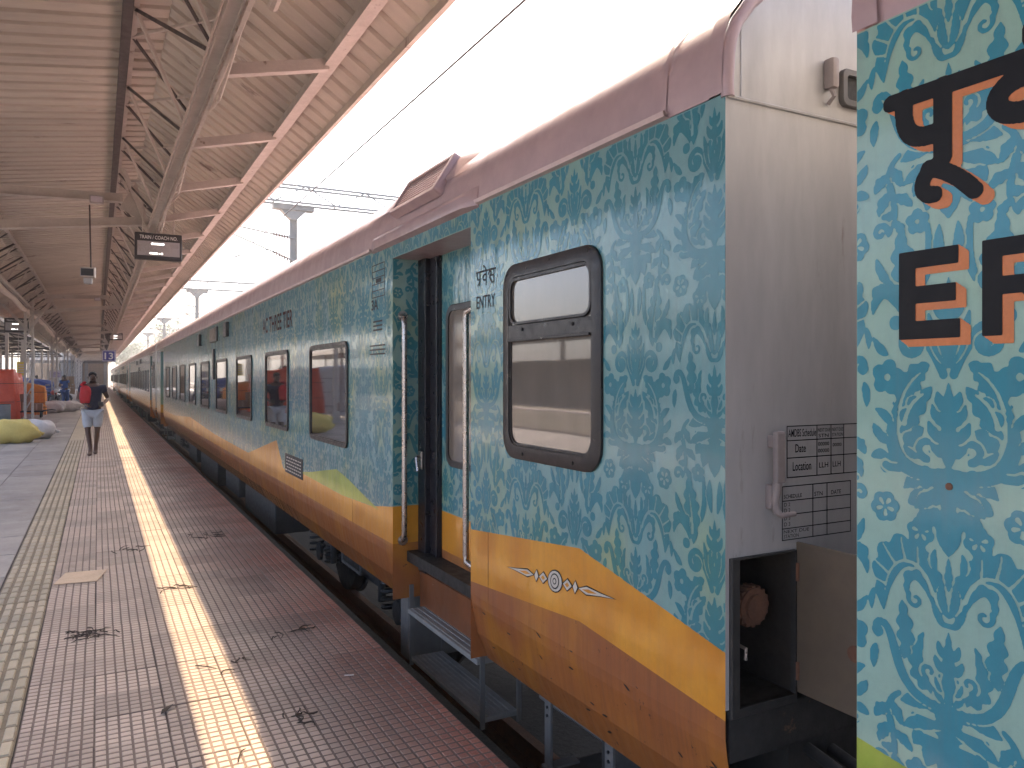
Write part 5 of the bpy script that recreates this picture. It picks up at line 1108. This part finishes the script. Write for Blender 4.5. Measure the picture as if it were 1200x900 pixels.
# ------------------------------------------------------------------ people
def skin_mesh(name, J, E_, m, parent, root=0, sub=2):
    me = bpy.data.meshes.new(name); keys = list(J); idx = {k: i for i, k in enumerate(keys)}
    me.from_pydata([J[k][0] for k in keys], [(idx[a], idx[b]) for a, b in E_], [])
    o = link_mesh(name, me, m, parent); md = o.modifiers.new('skin', 'SKIN'); md.use_smooth_shade = True
    for i, k in enumerate(keys):
        r = J[k][1]; me.skin_vertices[0].data[i].radius = r if isinstance(r, tuple) else (r, r); me.skin_vertices[0].data[i].use_root = (i == root)
    s = o.modifiers.new('sub', 'SUBSURF'); s.levels = sub; s.render_levels = sub
    return o
def person(x, y, rot, lab, shirt, shorts, bag, long_trousers=False):
    e = empty('person', (x, y, 0)); tag(e, lab, 'person'); T = Matrix.Translation((x, y, 0)) @ Matrix.Rotation(rot, 4, 'Z'); P = lambda p: tuple(T @ Vector(p))
    J = {'pelvis': ((0, 0, .94), (.13, .10)), 'belly': ((0, 0, 1.08), (.14, .10)), 'chest': ((0, .01, 1.27), (.17, .112)), 'collar': ((0, .01, 1.42), (.10, .08)), 'neck': ((0, -.005, 1.48), .052), 'jaw': ((0, -.03, 1.545), (.058, .066)), 'head': ((0, -.018, 1.60), (.074, .088)), 'crown': ((0, -.008, 1.66), (.058, .07)),
         'nose': ((0, -.118, 1.588), .012), 'brow': ((0, -.095, 1.60), .02)}
    E_ = [('pelvis', 'belly'), ('belly', 'chest'), ('chest', 'collar'), ('collar', 'neck'), ('neck', 'jaw'), ('jaw', 'head'), ('head', 'crown'), ('head', 'brow'), ('brow', 'nose')]
    limbs = {'r': (-1, (-.085, -.12, .49), (-.03, -.20, .085), (-.055, -.37, .028)), 'l': (1, (.085, -.07, .50), (.055, .12, .13), (.05, -.03, .03))}
    for k, (s, kn, an, toe) in limbs.items():
        heel = (an[0], an[1]+.045, .04)
        J.update({k+'hip': ((s*.095, 0, .86), .088), k+'thigh': ((s*.093, kn[1]*.5, .68), .075), k+'knee': (kn, .054), k+'calf': ((kn[0]*.6+an[0]*.4, kn[1]*.62+an[1]*.38+.015, .345), .052), k+'ankle': (an, .036), k+'ball': ((toe[0], toe[1]+.07, .04), (.05, .036)), k+'toe': (toe, (.042, .024)), k+'heel': (heel, .042)})
        E_ += [('pelvis', k+'hip'), (k+'hip', k+'thigh'), (k+'thigh', k+'knee'), (k+'knee', k+'calf'), (k+'calf', k+'ankle'), (k+'ankle', k+'ball'), (k+'ball', k+'toe'), (k+'ankle', k+'heel')]
    arms = {'r': (-1, (-.265, .03, 1.14), (-.13, -.17, 1.05)), 'l': (1, (.28, .03, 1.15), (.20, -.20, 1.06))}
    for k, (s, el, wr) in arms.items():
        d = (Vector(wr)-Vector(el)).normalized(); side_ = Vector((0, 0, 1)).cross(d).normalized()*s; pm = Vector(wr)+d*.07
        J.update({k+'sh': ((s*.185, .01, 1.385), .064), k+'uarm': ((s*.235, .02, 1.26), .052), k+'elb': (el, .038), k+'farm': (tuple(Vector(el)*.6+Vector(wr)*.4), .038), k+'wr': (wr, .025), k+'palm': (tuple(pm), (.036, .018))})
        E_ += [('collar', k+'sh'), (k+'sh', k+'uarm'), (k+'uarm', k+'elb'), (k+'elb', k+'farm'), (k+'farm', k+'wr'), (k+'wr', k+'palm')]
        for f, (o_, ln) in enumerate(((-.027, .07), (-.009, .08), (.009, .075), (.027, .058))):
            a = pm+side_*o_+d*.035; b = a+d*ln*.55+Vector((0, 0, -.01)); c = b+d*ln*.35+Vector((0, 0, .02)); J.update({f'{k}f{f}a': (tuple(a), .009), f'{k}f{f}b': (tuple(b), .0085), f'{k}f{f}c': (tuple(c), .007)}); E_ += [(k+'palm', f'{k}f{f}a'), (f'{k}f{f}a', f'{k}f{f}b'), (f'{k}f{f}b', f'{k}f{f}c')]
        a = pm-side_*.04+d*(-.01); b = a-side_*.015+d*.03+Vector((0, 0, .02)); J.update({k+'ta': (tuple(a), .011), k+'tb': (tuple(b), .009)}); E_ += [(k+'palm', k+'ta'), (k+'ta', k+'tb')]
    tr = lambda ks, grow: {q: (P(J[q][0]), tuple(g+grow for g in J[q][1]) if isinstance(J[q][1], tuple) else J[q][1]+grow) for q in ks}
    skin_mesh('body', tr(J, 0), E_, M['skin'], e)
    sk = ['pelvis', 'belly', 'chest', 'collar', 'rsh', 'ruarm', 'lsh', 'luarm']; S = tr(sk, .022); S['pelvis'] = (P((0, 0, .875)), (.165, .135))
    skin_mesh('shirt', S, [('pelvis', 'belly'), ('belly', 'chest'), ('chest', 'collar'), ('collar', 'rsh'), ('rsh', 'ruarm'), ('collar', 'lsh'), ('lsh', 'luarm')], shirt, e)
    hk = ['pelvis', 'rhip', 'rthigh', 'lhip', 'lthigh']; S = tr(hk, .034)
    S['rend'] = (P((-.088, -.10, .535)), .085); S['lend'] = (P((.09, -.06, .54)), .085); ed = [('pelvis', 'rhip'), ('rhip', 'rthigh'), ('rthigh', 'rend'), ('pelvis', 'lhip'), ('lhip', 'lthigh'), ('lthigh', 'lend')]
    if long_trousers:
        for k in 'rl': S[k+'low'] = (P(J[k+'ankle'][0]), .065); ed.append((k+'end', k+'low'))
    skin_mesh('shorts' if not long_trousers else 'trousers', S, ed, shorts, e)
    h = MB(); h.ball((0, .012, 1.648), (.076, .088, .066), 12); h.v = [(p[0], max(p[1], -.06+1.5*max(0, 1.672-p[2])), max(p[2], 1.575)) for p in h.v]; h.v = [P(p) for p in h.v]; h.build('hair', M['hair'], e, smooth=True)
    for s in (-1, 1):
        b = MB(); b.ball((s*.03, -.096, 1.607), (.012, .006, .007), 6); b.v = [P(p) for p in b.v]; b.build('eye', M['hair'], e, smooth=True); b = MB(); b.ball((s*.079, .0, 1.595), (.010, .022, .032), 6); b.v = [P(p) for p in b.v]; b.build('ear', M['skin'], e, smooth=True)
    b = MB(); b.ball((0, -.098, 1.553), (.025, .006, .007), 6); b.v = [P(p) for p in b.v]; b.build('mouth', M['maroon'], e, smooth=True)
    if bag:
        bg = empty('shoulder_bag', P((-.16, -.06, 1.05))); tag(bg, 'red cloth bag slung over the shoulder of the person in grey shorts', 'bag')
        o = lumpy('bag_body', (0, 0, 0), (.20, .15, .36), M['red_cloth'], 21, fold=.06, power=.7, n=12); 
        for v in o.data.vertices: v.co = P((v.co.x-.13, v.co.y-.15, v.co.z+1.07))
        own(o, bg); mb = MB(); mb.tube([P(p) for p in ((-.20, -.13, 1.44), (-.15, -.05, 1.49), (-.14, .06, 1.49), (-.16, .13, 1.40), (-.19, .12, 1.2))], .028, 8); mb.build('strap', M['red_cloth'], bg, smooth=True)
        ph = MB(); ph.cbox(.10, .19, -.34, -.325, 1.02, 1.10, .004); ph.v = [P(p) for p in ph.v]; tag(ph.build('phone', M['board_black']), 'dark phone held in the hands of the person in grey shorts', 'phone')
person(-.10, 18.1, 0, 'barefoot person in navy shirt and grey shorts walking along the tiles', M['navy'], M['shorts'], True)
person(-1.55, 47, 2.6, 'person in blue clothes standing by the motorcycles', M['blue_cloth'], M['blue_cloth'], False, True)
person(-3.35, 56, .5, 'distant person in dark shirt standing among the goods', M['navy'], M['board_black'], False, True)

# ------------------------------------------------------------------ litter
o = MB().cbox(-.15, .15, -.19, .19, 0, .006, .002)
o.v = [(p[0]+.07*p[1]+.0, p[1], p[2]+.012*max(0, p[0])**.5*abs(p[1])) for p in o.v]
o = o.build('cardboard_scrap', M['card']); o.location = (-.12, 7.05, .004); o.rotation_euler = (0, 0, -.12); tag(o, 'flat torn piece of pale cardboard lying on the tiles', 'cardboard')
def litter(x, y, n, r, lab, seed, m='twig', thick=.0035):
    rs = np.random.RandomState(seed); e = empty('stem_litter', (x, y, 0)); tag(e, lab, 'dry stems')
    for k in range(n):
        a, l = rs.rand()*6.28, r*rs.uniform(.3, 1); cx, cy = x+rs.uniform(-r, r)*.8, y+rs.uniform(-r, r)*.6; b = rs.uniform(-.9, .9)
        P = [(cx+l*(t-.5)*math.cos(a+b*(t-.5)*2), cy+l*(t-.5)*math.sin(a+b*(t-.5)*2), .006+.012*math.sin(t*3.1)*rs.rand()) for t in np.linspace(0, 1, 6)]
        MB().tube(P, [thick, thick*1.2, thick, thick, thick*.8, thick*.4], 5).build('stem', M[m], e)
litter(-.03, 5.45, 22, .17, 'tangle of dark dry stems by the pale cardboard', 2); litter(.52, 6.35, 9, .16, 'few dry stems on the tiles where the sunlight strip begins', 3); litter(.22, 8.0, 8, .2, 'thin dry stems scattered beyond the cardboard', 4)
litter(.93, 8.3, 12, .2, 'dry stems scattered between sunlight strip and platform edge', 5); litter(.80, 3.65, 8, .13, 'dry stems lying at the shaded side of the sunlight strip', 6); litter(1.05, 4.9, 6, .15, 'sparse dry stems close to the platform edge', 8)
litter(.62, 4.5, 5, .14, 'loose straw lying across the sunlight strip', 9); litter(.55, 3.32, 1, .35, 'single long dark stem lying across the sunlit tiles', 11)
e = MB(); e.add([(0, 0, .004), (.035, .012, .014), (.09, .004, .010), (.12, .0, .005), (.08, -.014, .012), (.03, -.016, .010)], [(0, 1, 5), (1, 2, 4, 5), (2, 3, 4)]); o = e.build('dry_leaf', M['twig']); o.location = (.26, 4.0, .002); o.rotation_euler = (0, 0, 1.0); tag(o, 'single curled dark leaf lying on the tiles', 'leaf')
o = MB().cbox(0, .05, 0, .012, 0, .003, .001).build('paper_scrap', M['text_white']); o.location = (1.16, 4.06, .003); o.rotation_euler = (0, 0, -.3); tag(o, 'tiny white paper scrap near the platform edge', 'paper')

# ------------------------------------------------------------------ footbridge at the end of the platform
e = empty('footbridge', (-4, 128, 0)); tag(e, 'dim footbridge with stairs closing the far end of the covered platform', 'footbridge')
MB().box(-9, 1.2, 126, 129, 3.6, 4.0).build('deck', M['dark_steelwork'], e); MB().box(-9, 1.2, 126, 126.1, 4.001, 5.0).build('parapet', M['steelwork'], e)
for x in (-8.5, -5, -1.5, .9): MB().box(x-.2, x+.2, 126.2, 128.8, 0, 3.6).build('pier', M['concrete'], e)
for k in range(18): MB().box(-4.6, -1.9, 118+k*.42, 118.42+k*.42, k*.2, k*.2+.2).build('step', M['concrete'], e)
MB().box(-9, 1.3, 131, 131.3, 0, 5.5).build('back_wall', M['carton'], e)
# ------------------------------------------------------------------ trees beyond the line
def tree(x, y, h, w, seed, lab):
    rs = np.random.RandomState(seed); e = empty('tree', (x, y, -1)); tag(e, lab, 'tree', 'trees beyond the tracks'); mb = MB(); mb.tube([(x, y, -1.1), (x+.1, y, h*.3), (x-.1, y, h*.6), (x, y, h*.9)], [.35, .28, .18, .05], 8)
    for k in range(9): a = rs.rand()*6.28; z = h*rs.uniform(.3, .7); mb.tube([(x, y, z), (x+w*.25*math.cos(a), y+w*.25*math.sin(a), z+h*.12), (x+w*.42*math.cos(a), y+w*.42*math.sin(a), z+h*.2)], [.12, .07, .02], 6)
    mb.build('trunk', M['bark'], e); V, F = [], []; cl = [(rs.normal(0, w*.2), rs.normal(0, w*.2), h*rs.uniform(.45, .98), w*rs.uniform(.10, .2)) for _ in range(34)]
    for cx, cy, cz, r in cl:
        for _ in range(110):
            d = rs.normal(0, 1, 3); d /= np.linalg.norm(d); p = np.array([x+cx, y+cy, cz])+d*r*rs.rand()**.4; s = rs.uniform(.12, .3); a = rs.normal(0, 1, 3); a /= np.linalg.norm(a); b = np.cross(a, d); b /= np.linalg.norm(b)+1e-6; n = len(V); V += [tuple(p-a*s), tuple(p+b*s*.5), tuple(p+a*s), tuple(p-b*s*.5)]; F.append((n, n+1, n+2, n+3))
    me = bpy.data.meshes.new('crown'); me.from_pydata(V, [], F); link_mesh('crown', me, M['leaf_far'], e)
for a in ((13, 175, 13, 10, 2, 'taller green tree at the far end of the line'), (6.5, 190, 9, 8, 3, 'low green tree where the tracks vanish')): tree(*a)

# ------------------------------------------------------------------ the dusty air of the place
m = bpy.data.materials.new('air_haze'); m.use_nodes = True; N, L = m.node_tree.nodes, m.node_tree.links; N.remove(N['Principled BSDF']); v = N.new('ShaderNodeVolumePrincipled'); v.inputs['Color'].default_value = (.92, .92, .91, 1); v.inputs['Density'].default_value = .0016; v.inputs['Anisotropy'].default_value = .3
L.new(v.outputs[0], N['Material Output'].inputs['Volume'])
o = MB().box(-190, 190, -90, 430, -2.1, 16).build('haze', m); o['kind'] = 'stuff'
